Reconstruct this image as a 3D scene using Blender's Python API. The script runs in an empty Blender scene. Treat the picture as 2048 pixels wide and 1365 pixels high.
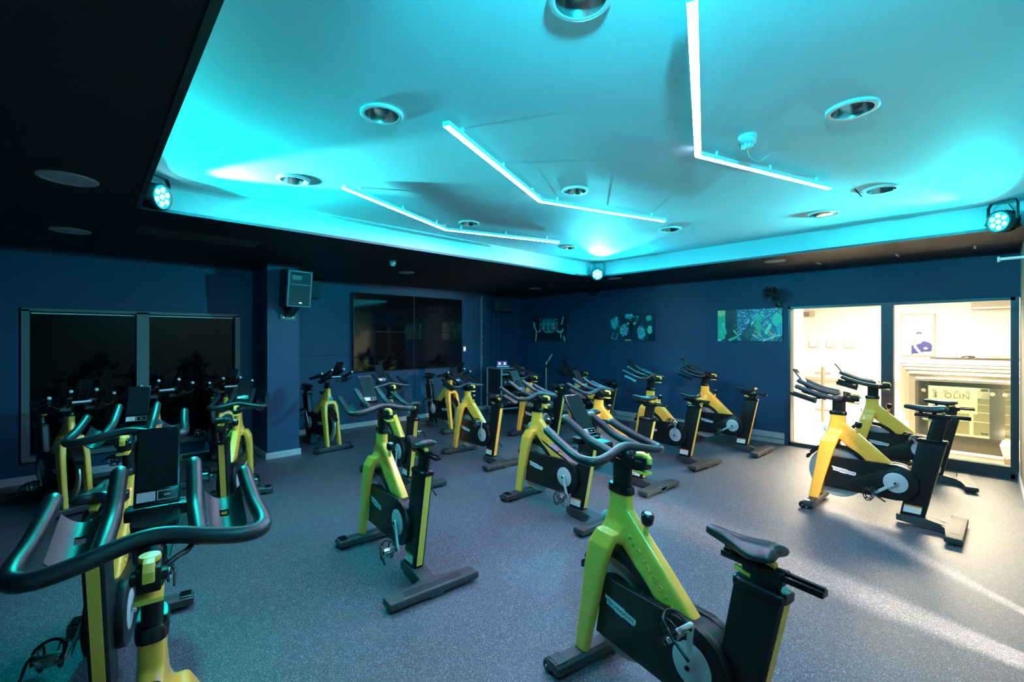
import bpy, bmesh, math, random
import numpy as np
from mathutils import Vector, Matrix
random.seed(4)
PI = math.pi
def R(d): return math.radians(d)
S = bpy.context.scene
COL = S.collection

# ------------------------------------------------------------------ camera
CAM = Vector((0, 0, 1.6)); YAW = R(46.7)
cd = bpy.data.cameras.new('camera'); cam = bpy.data.objects.new('camera', cd); COL.objects.link(cam)
cam.location = CAM
cam.rotation_euler = (PI/2, 0, YAW - PI/2)
cd.sensor_width = 36; cd.lens = 36*900/2048; cd.shift_y = -5.5/2048; cd.clip_start = .05
S.camera = cam

# ------------------------------------------------------------------ world, exposure
S.view_settings.view_transform = 'Standard'; S.view_settings.look = 'None'
S.view_settings.exposure = 0.0; S.view_settings.gamma = 1; S.view_settings.use_curve_mapping = False
w = bpy.data.worlds.new('world'); S.world = w; w.use_nodes = True
w.node_tree.nodes['Background'].inputs[0].default_value = (.01, .03, .05, 1)
w.node_tree.nodes['Background'].inputs[1].default_value = .3

CYAN = (.0, .80, 1.0)
PARS = [((.375, 4.27, 2.66), (2.5, 2.2, 2.76)), ((5.92, 4.30, 2.62), (3.7, 2.2, 2.76)),
        ((5.92, -.08, 2.64), (3.6, 1.8, 2.72)), ((.40, -.06, 2.64), (2.6, 1.9, 2.7))]
def spot(name, loc, aim, col, energy, size, blend, radius):
    l = bpy.data.lights.new(name, 'SPOT'); l.energy = energy; l.color = col
    l.spot_size = R(size); l.spot_blend = blend; l.shadow_soft_size = radius
    o = bpy.data.objects.new(name, l); COL.objects.link(o); o.location = loc
    o.rotation_euler = (Vector(aim) - Vector(loc)).to_track_quat('-Z', 'Y').to_euler()
    return o
BEAM_E, STREAK_E, STRIP_E = 430, 1350, 140
WASH = [((3.5, 1.5, .3), (.0, .95, .86), 190, 165), ((2.5, 1.5, .2), (.0, .62, 1), 120, 150), ((1.9, 6.5, 1.2), (.0, .80, 1), 520, 80), ((6.6, 5.0, 1.2), (.0, .85, .95), 130, 100)]
for i, (p, a) in enumerate(PARS):
    p_, a_ = Vector(p), Vector(a)
    d = (a_ - p_).normalized()
    src = p_ + d*.16
    spot('stage_light_wash', src, WASH[i][0], WASH[i][1], WASH[i][2], WASH[i][3], .35, .05)
    spot('stage_light_beam', src, src + Vector((d.x, d.y, .42)), ((.0, .8, 1), (.0, .7, 1), (.0, .85, .9), (.0, .7, 1))[i], BEAM_E*(1, 1.0, 1, 1)[i], 112, .8, .04)
    spot('stage_light_core', src, src + Vector((d.x, d.y, .15)), (.14, .92, 1), (700, 420, 120, 30)[i], 42, .5, .04)
spot('foyer_lamp_beside_door', (3.18, -1.0, 1.95), (3.75, .9, 0), (1, .80, .58), STREAK_E, 120, .3, .07)
def area(name, loc, aim, sx, sy, col, energy):
    l = bpy.data.lights.new(name, 'AREA'); l.shape = 'RECTANGLE'; l.size = sx; l.size_y = sy; l.energy = energy; l.color = col
    o = bpy.data.objects.new(name, l); COL.objects.link(o); o.location = loc
    o.rotation_euler = (Vector(aim) - Vector(loc)).to_track_quat('-Z', 'Y').to_euler()
    return o
WARM = (1, .80, .55)
area('foyer_light_near', (9.6, .6, 2.93), (9.6, .6, 0), 2.6, 3.2, WARM, 1600)
area('foyer_light_middle', (13.2, 1.0, 2.93), (13.2, 1.0, 0), 3, 6, (1, .90, .76), 800)
area('foyer_light_far', (18.0, 2.0, 2.93), (18.6, 2.0, 0), 3, 12, (1, .96, .92), 1500)

# ------------------------------------------------------------------ materials
M = {}
def mat(name, col, rough=.5, metal=0, emit=None, es=0, spec=.5, coat=0, var=0, vscale=20, bump=0, bscale=200, alpha=None):
    m = bpy.data.materials.new(name); m.use_nodes = True; nt = m.node_tree; b = nt.nodes['Principled BSDF']
    b.inputs['Base Color'].default_value = (*col, 1); b.inputs['Roughness'].default_value = rough; b.inputs['Metallic'].default_value = metal
    b.inputs['Specular IOR Level'].default_value = spec; b.inputs['Coat Weight'].default_value = coat; b.inputs['Coat Roughness'].default_value = .08
    if emit: b.inputs['Emission Color'].default_value = (*emit, 1); b.inputs['Emission Strength'].default_value = es
    if var or bump:
        tc = nt.nodes.new('ShaderNodeTexCoord')
    if var:
        n = nt.nodes.new('ShaderNodeTexNoise'); n.inputs['Scale'].default_value = vscale; n.inputs['Detail'].default_value = 5
        nt.links.new(tc.outputs['Object'], n.inputs['Vector'])
        r = nt.nodes.new('ShaderNodeValToRGB')
        r.color_ramp.elements[0].position = .3; r.color_ramp.elements[1].position = .7
        r.color_ramp.elements[0].color = (*[c*(1-var) for c in col], 1); r.color_ramp.elements[1].color = (*[min(1, c*(1+var)) for c in col], 1)
        nt.links.new(n.outputs['Fac'], r.inputs[0]); nt.links.new(r.outputs[0], b.inputs['Base Color'])
    if bump:
        n2 = nt.nodes.new('ShaderNodeTexNoise'); n2.inputs['Scale'].default_value = bscale; n2.inputs['Detail'].default_value = 3
        nt.links.new(tc.outputs['Object'], n2.inputs['Vector'])
        bp = nt.nodes.new('ShaderNodeBump'); bp.inputs['Strength'].default_value = bump; bp.inputs['Distance'].default_value = .002
        nt.links.new(n2.outputs['Fac'], bp.inputs['Height']); nt.links.new(bp.outputs[0], b.inputs['Normal'])
    M[name] = m; return m
mat('yellow_paint', (.90, .42, .055), .28, coat=.35, var=.05, vscale=6)
mat('yellow_plastic', (.88, .50, .08), .4)
mat('black_plastic', (.006, .007, .009), .34, spec=.3, bump=.25, bscale=500)
mat('black_gloss', (.005, .006, .008), .2, spec=.4)
mat('grip_rubber', (.014, .016, .022), .33, bump=.2, bscale=700)
mat('saddle_skin', (.014, .016, .022), .33, bump=.25, bscale=420)
mat('stabilizer_coat', (.030, .033, .040), .42, bump=.5, bscale=600)
mat('silver', (.62, .63, .66), .30, .85)
mat('crank_silver', (.50, .52, .56), .35, .25)
mat('chrome', (.55, .55, .57), .25, 1)
mat('label_grey', (.50, .52, .56), .5, var=.15, vscale=300)
mat('logo_grey', (.55, .58, .63), .45)
mat('logo_black', (.006, .007, .01), .5)
mat('sticker_white', (.72, .70, .68), .5, var=.12, vscale=160)
mat('sticker_orange', (.85, .18, .03), .5)
mat('screen_glass', (.010, .013, .016), .07, spec=.8)
mat('wall_paint', (.007, .046, .115), .62, var=.10, vscale=1.6, bump=.35, bscale=120)
mat('wall_seam', (.006, .010, .016), .8)
mat('soffit_paint', (.007, .010, .016), .6, bump=.2, bscale=90)
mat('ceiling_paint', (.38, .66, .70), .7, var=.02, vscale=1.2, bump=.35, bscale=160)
mat('side_wall_paint', (.42, .38, .30), .6, var=.05, vscale=3, bump=.3, bscale=120)
mat('skirting_paint', (.40, .44, .46), .45, var=.06, vscale=8)
mat('frame_metal', (.045, .06, .08), .35, .3)
mat('window_frame_paint', (.10, .15, .17), .45)
mat('window_black', (.002, .002, .003), .05, spec=.18)
mat('tv_black', (.003, .003, .005), .05, spec=1.0)
mat('tv_bezel', (.004, .004, .006), .35)
mat('trim_white', (.62, .66, .68), .4)
mat('downlight_reflector', (.5, .5, .52), .18, .9)
mat('dark_inside', (.01, .012, .014), .5)
mat('soffit_lamp', (.42, .46, .48), .45)
mat('white_plastic', (.48, .50, .50), .4)
mat('strip_tube', (.9, .9, .9), .4, emit=(.80, .72, 1.12), es=STRIP_E)
mat('strip_back', (.55, .58, .6), .5)
mat('par_lens', (.8, .9, .9), .3, emit=(.45, .95, 1.0), es=22)
mat('par_lens_dim', (.02, .25, .28), .3, emit=(.0, .6, .7), es=.25)
mat('par_body', (.02, .025, .03), .4)
mat('speaker_body', (.030, .035, .042), .5, bump=.5, bscale=250)
mat('speaker_grille', (.02, .045, .06), .55, bump=1, bscale=900)
mat('speaker_front', (.07, .13, .17), .4)
mat('rack_metal', (.42, .46, .48), .35, .6)
mat('rack_panel', (.012, .014, .02), .5)
mat('caster_blue', (.05, .12, .35), .5)
mat('device_glow', (.5, .4, .5), .3, emit=(.85, .65, .9), es=1.6)
mat('device_blue', (.05, .05, .3), .3, emit=(.1, .1, .6), es=.5)
mat('led_blue', (.1, .2, .9), .3, emit=(.1, .25, 1), es=6)
mat('foyer_wall', (.80, .76, .68), .7, var=.02)
mat('foyer_floor', (.30, .26, .20), .38, var=.10, vscale=3)
mat('foyer_ceiling', (.78, .74, .66), .7)
mat('foyer_cream', (.50, .43, .32), .6)
mat('stainless', (.30, .28, .23), .28, .7)
mat('stainless_light', (.55, .52, .45), .25, .6)
mat('desk_black', (.03, .025, .02), .3)
mat('paper', (.8, .8, .8), .6)
mat('grey_mark', (.30, .30, .26), .5)
mat('dot_frost', (.50, .47, .36), .6)
mat('red_line', (.4, .05, .03), .5)
mat('bag_white', (.8, .8, .78), .5)
mat('emblem_cyan', (.10, .45, .55), .4)
mat('rim_silver', (.55, .57, .60), .28, .6)
mat('disc_dark', (.012, .013, .016), .35)
mat('cable_black', (.008, .008, .01), .4)
mat('red_button', (.5, .05, .03), .4)

# window glass (thin)
def glass(name, tint, refl, rough=0.0):
    m = bpy.data.materials.new(name); m.use_nodes = True; nt = m.node_tree; nt.nodes.clear()
    o = nt.nodes.new('ShaderNodeOutputMaterial'); t = nt.nodes.new('ShaderNodeBsdfTransparent'); t.inputs[0].default_value = (*tint, 1)
    g = nt.nodes.new('ShaderNodeBsdfGlossy'); g.inputs['Roughness'].default_value = rough
    f = nt.nodes.new('ShaderNodeFresnel'); f.inputs[0].default_value = refl
    mx = nt.nodes.new('ShaderNodeMixShader')
    nt.links.new(f.outputs[0], mx.inputs[0]); nt.links.new(t.outputs[0], mx.inputs[1]); nt.links.new(g.outputs[0], mx.inputs[2]); nt.links.new(mx.outputs[0], o.inputs[0])
    M[name] = m
glass('clear_glass', (.96, .97, .95), 1.30)
glass('green_glass', (.80, .86, .72), 1.30)

# speckled rubber floor
def floor_mat():
    m = bpy.data.materials.new('speckled_rubber'); m.use_nodes = True; nt = m.node_tree; b = nt.nodes['Principled BSDF']; L = nt.links
    tc = nt.nodes.new('ShaderNodeTexCoord')
    def flecks(scale, thr, keep, seed):
        mp = nt.nodes.new('ShaderNodeMapping'); mp.inputs['Location'].default_value = (seed, seed*1.7, 0)
        L.new(tc.outputs['Object'], mp.inputs[0])
        v = nt.nodes.new('ShaderNodeTexVoronoi'); v.inputs['Scale'].default_value = scale; v.inputs['Randomness'].default_value = 1
        L.new(mp.outputs[0], v.inputs['Vector'])
        a = nt.nodes.new('ShaderNodeMath'); a.operation = 'LESS_THAN'; a.inputs[1].default_value = thr; L.new(v.outputs['Distance'], a.inputs[0])
        s = nt.nodes.new('ShaderNodeSeparateColor'); L.new(v.outputs['Color'], s.inputs[0])
        k = nt.nodes.new('ShaderNodeMath'); k.operation = 'LESS_THAN'; k.inputs[1].default_value = keep; L.new(s.outputs[0], k.inputs[0])
        q = nt.nodes.new('ShaderNodeMath'); q.operation = 'MULTIPLY'; L.new(a.outputs[0], q.inputs[0]); L.new(k.outputs[0], q.inputs[1])
        return q
    f1 = flecks(150, .32, .40, 0); f2 = flecks(260, .34, .40, 3.3)
    mx = nt.nodes.new('ShaderNodeMath'); mx.operation = 'MAXIMUM'; L.new(f1.outputs[0], mx.inputs[0]); L.new(f2.outputs[0], mx.inputs[1])
    n = nt.nodes.new('ShaderNodeTexNoise'); n.inputs['Scale'].default_value = 1.3; n.inputs['Detail'].default_value = 6; L.new(tc.outputs['Object'], n.inputs['Vector'])
    r = nt.nodes.new('ShaderNodeValToRGB'); r.color_ramp.elements[0].position = .3; r.color_ramp.elements[1].position = .75
    r.color_ramp.elements[0].color = (.040, .048, .072, 1); r.color_ramp.elements[1].color = (.056, .066, .095, 1)
    L.new(n.outputs['Fac'], r.inputs[0])
    c = nt.nodes.new('ShaderNodeMix'); c.data_type = 'RGBA'; L.new(mx.outputs[0], c.inputs['Factor']); L.new(r.outputs[0], c.inputs[6]); c.inputs[7].default_value = (.34, .34, .36, 1)
    L.new(c.outputs[2], b.inputs['Base Color'])
    b.inputs['Roughness'].default_value = .46; b.inputs['Specular IOR Level'].default_value = .55
    n2 = nt.nodes.new('ShaderNodeTexNoise'); n2.inputs['Scale'].default_value = 260; n2.inputs['Detail'].default_value = 2; L.new(tc.outputs['Object'], n2.inputs['Vector'])
    bp = nt.nodes.new('ShaderNodeBump'); bp.inputs['Strength'].default_value = .35; bp.inputs['Distance'].default_value = .002
    L.new(n2.outputs['Fac'], bp.inputs['Height']); L.new(bp.outputs[0], b.inputs['Normal'])
    M['speckled_rubber'] = m
floor_mat()

# colours stored per face (flat prints)
def print_mat(name, emit=0):
    m = bpy.data.materials.new(name); m.use_nodes = True; nt = m.node_tree; b = nt.nodes['Principled BSDF']
    a = nt.nodes.new('ShaderNodeAttribute'); a.attribute_name = 'print'
    nt.links.new(a.outputs['Color'], b.inputs['Base Color']); b.inputs['Roughness'].default_value = .35
    if emit:
        nt.links.new(a.outputs['Color'], b.inputs['Emission Color']); b.inputs['Emission Strength'].default_value = emit
        for l in list(b.inputs['Base Color'].links): nt.links.remove(l)
        b.inputs['Base Color'].default_value = (.004, .004, .004, 1)
    M[name] = m
print_mat('poster_print'); print_mat('display_print', 1.3)

# ------------------------------------------------------------------ helpers
def bmn(): return bmesh.new()
def finish(name, bm, m, parent=None, loc=None, smooth=False, autosmooth=None):
    me = bpy.data.meshes.new(name)
    bmesh.ops.recalc_face_normals(bm, faces=bm.faces[:])
    bm.to_mesh(me); bm.free()
    return link(name, me, m, parent, loc, smooth, autosmooth)
def link(name, me, m, parent=None, loc=None, smooth=False, autosmooth=None):
    ms = m if isinstance(m, (list, tuple)) else [m]
    me.materials.clear()
    for k in ms: me.materials.append(M[k])
    if smooth or autosmooth:
        me.polygons.foreach_set('use_smooth', [True]*len(me.polygons))
        if autosmooth: me.set_sharp_from_angle(angle=R(autosmooth))
    o = bpy.data.objects.new(name, me); COL.objects.link(o)
    if parent: o.parent = parent
    if loc: o.location = loc
    return o
def tag(o, label=None, cat=None, group=None, kind=None):
    if label: o['label'] = label
    if cat: o['category'] = cat
    if group: o['group'] = group
    if kind: o['kind'] = kind
    return o
def empty(name, loc=(0, 0, 0), rz=0, **k):
    o = bpy.data.objects.new(name, None); COL.objects.link(o); o.location = loc; o.rotation_euler = (0, 0, rz); o.empty_display_size = .1
    return tag(o, **k)
def box(bm, x0, x1, y0, y1, z0, z1, bev=0, mi=0):
    vs = [bm.verts.new((x, y, z)) for x in (x0, x1) for y in (y0, y1) for z in (z0, z1)]
    fs = [(0, 1, 3, 2), (4, 6, 7, 5), (0, 4, 5, 1), (2, 3, 7, 6), (0, 2, 6, 4), (1, 5, 7, 3)]
    f = [bm.faces.new([vs[i] for i in q]) for q in fs]
    for q in f: q.material_index = mi
    if bev:
        es = list({e for q in f for e in q.edges})
        bmesh.ops.bevel(bm, geom=es, offset=bev, segments=2, affect='EDGES', profile=.5)
    return f
def rings(bm, rs, cap=True):
    R_ = [[bm.verts.new(p) for p in r] for r in rs]
    n = len(R_[0])
    for a, b in zip(R_, R_[1:]):
        for i in range(n): bm.faces.new((a[i], a[(i+1) % n], b[(i+1) % n], b[i]))
    if cap: bm.faces.new(R_[0][::-1]); bm.faces.new(R_[-1])
    return R_
def sring(c, a1, a2, n=20, p=4):
    """superellipse ring about c with half axes a1, a2 (vectors)"""
    c, a1, a2 = Vector(c), Vector(a1), Vector(a2); out = []
    for i in range(n):
        t = 2*PI*(i+.5)/n; x, y = math.cos(t), math.sin(t)
        s = (abs(x)**p + abs(y)**p)**(-1/p)
        out.append(c + a1*(x*s) + a2*(y*s))
    return out
def loft(bm, secs, n=20, p=4):
    """secs: (centre, half x, half second axis[, second axis vector])"""
    rings(bm, [sring(s[0], (s[1], 0, 0), Vector(s[3] if len(s) > 3 else (0, 1, 0))*s[2], n, p) for s in secs])
def crom(pts, k=6):
    P = [Vector(p) for p in pts]; P = [2*P[0]-P[1]] + P + [2*P[-1]-P[-2]]; out = []
    for i in range(1, len(P)-2):
        a, b, c, d = P[i-1:i+3]
        for j in range(k):
            t = j/k; out.append(.5*((2*b) + (c-a)*t + (2*a-5*b+4*c-d)*t*t + (3*b-a-3*c+d)*t**3))
    out.append(P[-2]); return out
def tube(bm, pts, r, n=10, k=5, closed=False, smooth=True):
    P = crom(pts, k) if smooth else [Vector(p) for p in pts]
    if not isinstance(r, (list, tuple)): rr = [r]*len(P)
    else: rr = [r[0] + (r[1]-r[0])*i/(len(P)-1) for i in range(len(P))]
    T = [(P[min(i+1, len(P)-1)] - P[max(i-1, 0)]).normalized() for i in range(len(P))]
    u = T[0].orthogonal().normalized(); rs = []
    for i, p in enumerate(P):
        u = (u - T[i]*u.dot(T[i])).normalized(); v = T[i].cross(u)
        rs.append([p + (u*math.cos(2*PI*j/n) + v*math.sin(2*PI*j/n))*rr[i] for j in range(n)])
    # rounded ends
    e0 = [P[0] - T[0]*rr[0]*.35 + (q-P[0])*.75 for q in rs[0]]; e1 = [P[-1] + T[-1]*rr[-1]*.35 + (q-P[-1])*.75 for q in rs[-1]]
    rings(bm, [e0] + rs + [e1])
def prism(bm, prof, x0, x1, bev=0, axis='x', mi=0):
    """profile of (y,z) extruded along x (axis 'x'), (x,z) along y, (x,y) along z"""
    def P(a, b, t): return {'x': (t, a, b), 'y': (a, t, b), 'z': (a, b, t)}[axis]
    A = [bm.verts.new(P(a, b, x0)) for a, b in prof]; B = [bm.verts.new(P(a, b, x1)) for a, b in prof]
    n = len(prof); fs = [bm.faces.new(A[::-1]), bm.faces.new(B)]
    for i in range(n): fs.append(bm.faces.new((A[i], A[(i+1) % n], B[(i+1) % n], B[i])))
    for f in fs: f.material_index = mi
    if bev:
        es = list(set(fs[0].edges) | set(fs[1].edges))
        bmesh.ops.bevel(bm, geom=es, offset=bev, segments=2, affect='EDGES', profile=.5)
def lathe(bm, prof, n=24, M4=None, cap=False):
    """prof of (r, z); M4 places it"""
    M4 = M4 or Matrix(); rs = [[M4 @ Vector((r*math.cos(2*PI*i/n), r*math.sin(2*PI*i/n), z)) for i in range(n)] for r, z in prof]
    rings(bm, rs, cap)
def arc(cy, cz, r, a0, a1, n): return [(cy + r*math.cos(R(a0+(a1-a0)*i/n)), cz + r*math.sin(R(a0+(a1-a0)*i/n))) for i in range(n+1)]
AX = Matrix.Rotation(PI/2, 4, 'Y')      # lathe axis z -> x
def evaluated(bm, mods):
    me = bpy.data.meshes.new('tmp'); bmesh.ops.recalc_face_normals(bm, faces=bm.faces[:]); bm.to_mesh(me); bm.free()
    o = bpy.data.objects.new('tmp', me); COL.objects.link(o)
    for t, kw in mods:
        m = o.modifiers.new('m', t)
        for k, v in kw.items(): setattr(m, k, v)
    dg = bpy.context.evaluated_depsgraph_get(); dg.update()
    out = bpy.data.meshes.new_from_object(o.evaluated_get(dg))
    bpy.data.objects.remove(o); bpy.data.meshes.remove(me)
    return out
def text_mesh(s, size, depth, M4, spacing=1.0):
    c = bpy.data.curves.new('t', 'FONT'); c.body = s; c.size = size; c.extrude = depth; c.align_x = 'CENTER'; c.align_y = 'CENTER'; c.space_character = spacing; c.resolution_u = 3
    o = bpy.data.objects.new('t', c); COL.objects.link(o)
    dg = bpy.context.evaluated_depsgraph_get(); dg.update()
    me = bpy.data.meshes.new_from_object(o.evaluated_get(dg)); bpy.data.objects.remove(o)
    me.transform(M4); return me

# ------------------------------------------------------------------ structure
ZS, ZC = 2.60, 2.82
XR, YS, YN, YW, XL = 7.67, -.24, 7.80, 7.26, -3.2
CX0, CX1, CY0, CY1 = .26, 6.05, -.22, 4.45
def struct(name, bm, m, **k): return tag(finish(name, bm, m, **k), kind='structure')
b = bmn(); box(b, XL, XR+.0, YS, YN, -.1, 0); struct('floor', b, 'speckled_rubber')
b = bmn()
for (x0, x1, y0, y1) in ((XL, CX0, YS-.2, YN+.2), (CX1, XR+.1, YS-.2, YN+.2), (CX0, CX1, CY1, YN+.2), (CX0, CX1, YS-.2, CY0)):
    box(b, x0, x1, y0, y1, ZS, ZS+.25)
cl = struct('ceiling_soffit', b, 'soffit_paint')
b = bmn(); box(b, CX0-.05, CX1+.05, CY0-.05, CY1+.05, ZC, ZC+.1); struct('ceiling', b, 'ceiling_paint')
b = bmn()      # pale vertical faces of the raised ceiling
for (x0, x1, y0, y1) in ((CX0, CX0+.012, CY0, CY1), (CX1-.012, CX1, CY0, CY1), (CX0, CX1, CY1-.012, CY1), (CX0, CX1, CY0, CY0+.012)):
    box(b, x0, x1, y0, y1, ZS+.012, ZC)
struct('trim_1', b, 'ceiling_paint')
b = bmn()      # narrow lip round the opening
for (x0, x1, y0, y1) in ((CX0, CX0+.03, CY0, CY1), (CX1-.03, CX1, CY0, CY1), (CX0, CX1, CY1-.03, CY1), (CX0, CX1, CY0, CY0+.02)):
    box(b, x0, x1, y0, y1, ZS-.012, ZS+.012)
struct('trim_2', b, 'frame_metal')
# walls
b = bmn(); box(b, 1.72, XR+.1, YN, YN+.15, 0, ZS+.1); wb = struct('wall_back', b, 'wall_paint')
b = bmn(); box(b, 1.72, 2.12, 6.53, YN, 0, ZS+.1); struct('wall_pier', b, 'wall_paint')
b = bmn(); box(b, XL-.15, XL, YS, YN, 0, ZS+.1); struct('wall_left', b, 'wall_paint')
# wall seams of the back wall
b = bmn(); box(b, 2.12, 3.38, YN-.004, YN, 1.300, 1.308); box(b, 4.70, 4.708, YN-.004, YN, .1, 1.0); struct('trim_3', b, 'wall_seam')
b = bmn(); box(b, 6.38, 6.405, YN-.03, YN, .1, 2.54)
rod = struct('trim_4', b, 'rack_metal')
b = bmn()
for z in (.75, 1.15, 1.45, 1.6, 1.95, 2.25, 2.5): box(b, 6.372, 6.413, YN-.042, YN-.03, z, z+.05, .004)
finish('bracket', b, 'rack_metal', rod)
b = bmn()
for x in (6.70, 7.0): box(b, x, x+.012, YN-.006, YN, .1, 2.2)
struct('trim_5', b, 'wall_seam')
# window wall (left), two black glazed openings
WIN = [(-.47, .44), (.56, 1.50)]
b = bmn()
box(b, XL, -.55, YW, YW+.2, 0, ZS+.1); box(b, -.55, 1.72, YW, YW+.2, 1.94, ZS+.1); box(b, -.55, 1.72, YW, YW+.2, 0, .22); box(b, 1.56, 1.72, YW, YW+.2, .22, 1.94)
struct('wall_window', b, 'wall_paint')
for i, (x0, x1) in enumerate(WIN):
    e = tag(empty('window_%d' % (i+1), ((x0+x1)/2, YW, .3)), kind='structure')
    def P(x, y, z): return (x - (x0+x1)/2, y - YW, z - .3)
    def bb(b, a0, a1, c0, c1, d0, d1, bev=0): box(b, a0-(x0+x1)/2, a1-(x0+x1)/2, c0-YW, c1-YW, d0-.3, d1-.3, bev)
    b = bmn(); bb(b, x0-.06, x0, YW-.02, YW+.12, .28, 1.92); bb(b, x1, x1+.06, YW-.02, YW+.12, .28, 1.92); bb(b, x0-.06, x1+.06, YW-.02, YW+.12, 1.90, 1.935)
    finish('window_frame', b, 'window_frame_paint', e)
    b = bmn(); bb(b, x0, x1, YW+.07, YW+.08, .30, 1.90); finish('pane', b, 'window_black', e)
    b = bmn(); bb(b, x0-.06, x1+.06, YW-.07, YW+.07, .24, .30, .012); finish('window_sill', b, 'stabilizer_coat' if 0 else 'window_frame_paint', e)
    b = bmn(); bb(b, x0+.01, x1-.01, YW+.045, YW+.06, 1.875, 1.888); finish('blind_rail', b, 'trim_white', e)
# skirting
def skirt(name, x0, x1, y0, y1, h=.085): b = bmn(); box(b, x0, x1, y0, y1, 0, h, .004); struct(name, b, 'skirting_paint')
skirt('baseboard_back', 2.12, XR, YN-.02, YN)
skirt('baseboard_pier', 1.70, 2.14, 6.51, 6.53)
skirt('baseboard_pier_side', 1.70, 1.72, 6.53, YW)
skirt('baseboard_window', XL, 1.70, YW-.02, YW)
skirt('baseboard_right', XR-.05, XR, 2.12, YN, .165)
b = bmn(); box(b, XR-.056, XR-.05, 2.12, YN, .07, .078); struct('trim_6', b, 'wall_seam')
# right wall with the glazed front
DY0, DY1, DZ = -.20, 2.07, 2.07
b = bmn(); box(b, XR, XR+.14, DY1, YN, 0, ZS+.1); box(b, XR, XR+.14, YS, DY1, DZ, ZS+.1); struct('wall_right', b, 'wall_paint')
# side wall beside the camera with the slatted glazed door out of view
b = bmn()
box(b, XL, 3.26, YS-.12, YS, 0, ZS+.1); box(b, 4.22, XR+.14, YS-.12, YS, 0, ZS+.1); box(b, 3.26, 4.22, YS-.12, YS, 2.1, ZS+.1)
struct('wall_side', b, 'side_wall_paint')
b = bmn()
for x0, x1 in ((3.41, 3.78), (3.90, 4.22)): box(b, x0, x1, YS-.08, YS-.03, 0, 2.1)
tag(finish('door_1', b, 'frame_metal'), kind='structure')
skirt('baseboard_side', 4.22, XR-.06, YS, YS+.02)
# glazed front
e = tag(empty('window_3', (XR, .93, 0)), kind='structure')
def gb(b, y0, y1, z0, z1, x0=-.03, x1=.10, bev=0): box(b, x0, x1, y0-.93, y1-.93, z0, z1, bev)
b = bmn(); gb(b, DY1-.03, DY1, 0, DZ); gb(b, DY0-.03, DY0+.035, 0, DZ); gb(b, DY0, DY1, DZ-.035, DZ); gb(b, DY0, DY1, 0, .05)
finish('window_frame', b, 'frame_metal', e)
b = bmn(); gb(b, .86, .985, .05, DZ-.035); finish('mullion', b, 'frame_metal', e)
b = bmn(); gb(b, DY0+.035, .86, .05, .13); finish('bottom_rail', b, 'frame_metal', e)
b = bmn(); gb(b, .985, DY1-.03, .05, DZ-.035, .03, .038); finish('pane', b, 'clear_glass', e)
b = bmn(); gb(b, DY0+.035, .86, .13, DZ-.035, .03, .038); finish('pane', b, 'clear_glass', e)

# ------------------------------------------------------------------ foyer behind the glass
b = bmn(); box(b, XR+.10, 21, -8, 8, -.06, .0); struct('floor_foyer', b, 'foyer_floor')
b = bmn(); box(b, XR+.14, 21, -8, 8, 3.0, 3.1); struct('ceiling_foyer', b, 'foyer_ceiling')
b = bmn(); box(b, 20.5, 20.6, -8, 8, 0, 3.0); struct('wall_foyer_back', b, 'foyer_wall')
b = bmn(); box(b, 20.46, 20.5, -8, 8, 0, .10); struct('baseboard_foyer', b, 'foyer_cream')
b = bmn(); box(b, XR+.14, 21, 8, 8.1, 0, 3.0); struct('wall_foyer_left', b, 'foyer_wall')
b = bmn(); box(b, XR+.14, 21, -8.1, -8, 0, 3.0); struct('wall_foyer_right', b, 'foyer_wall')
b = bmn(); box(b, XR+.14, 8.32, 2.04, 2.14, 0, 3.0); struct('wall_return', b, 'foyer_cream')
b = bmn(); box(b, XR+.14, XR+.18, 2.1, 8, 0, 3.0); box(b, XR+.14, XR+.18, -8, -.24, 0, 3); struct('wall_foyer_front', b, 'foyer_cream')

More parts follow.
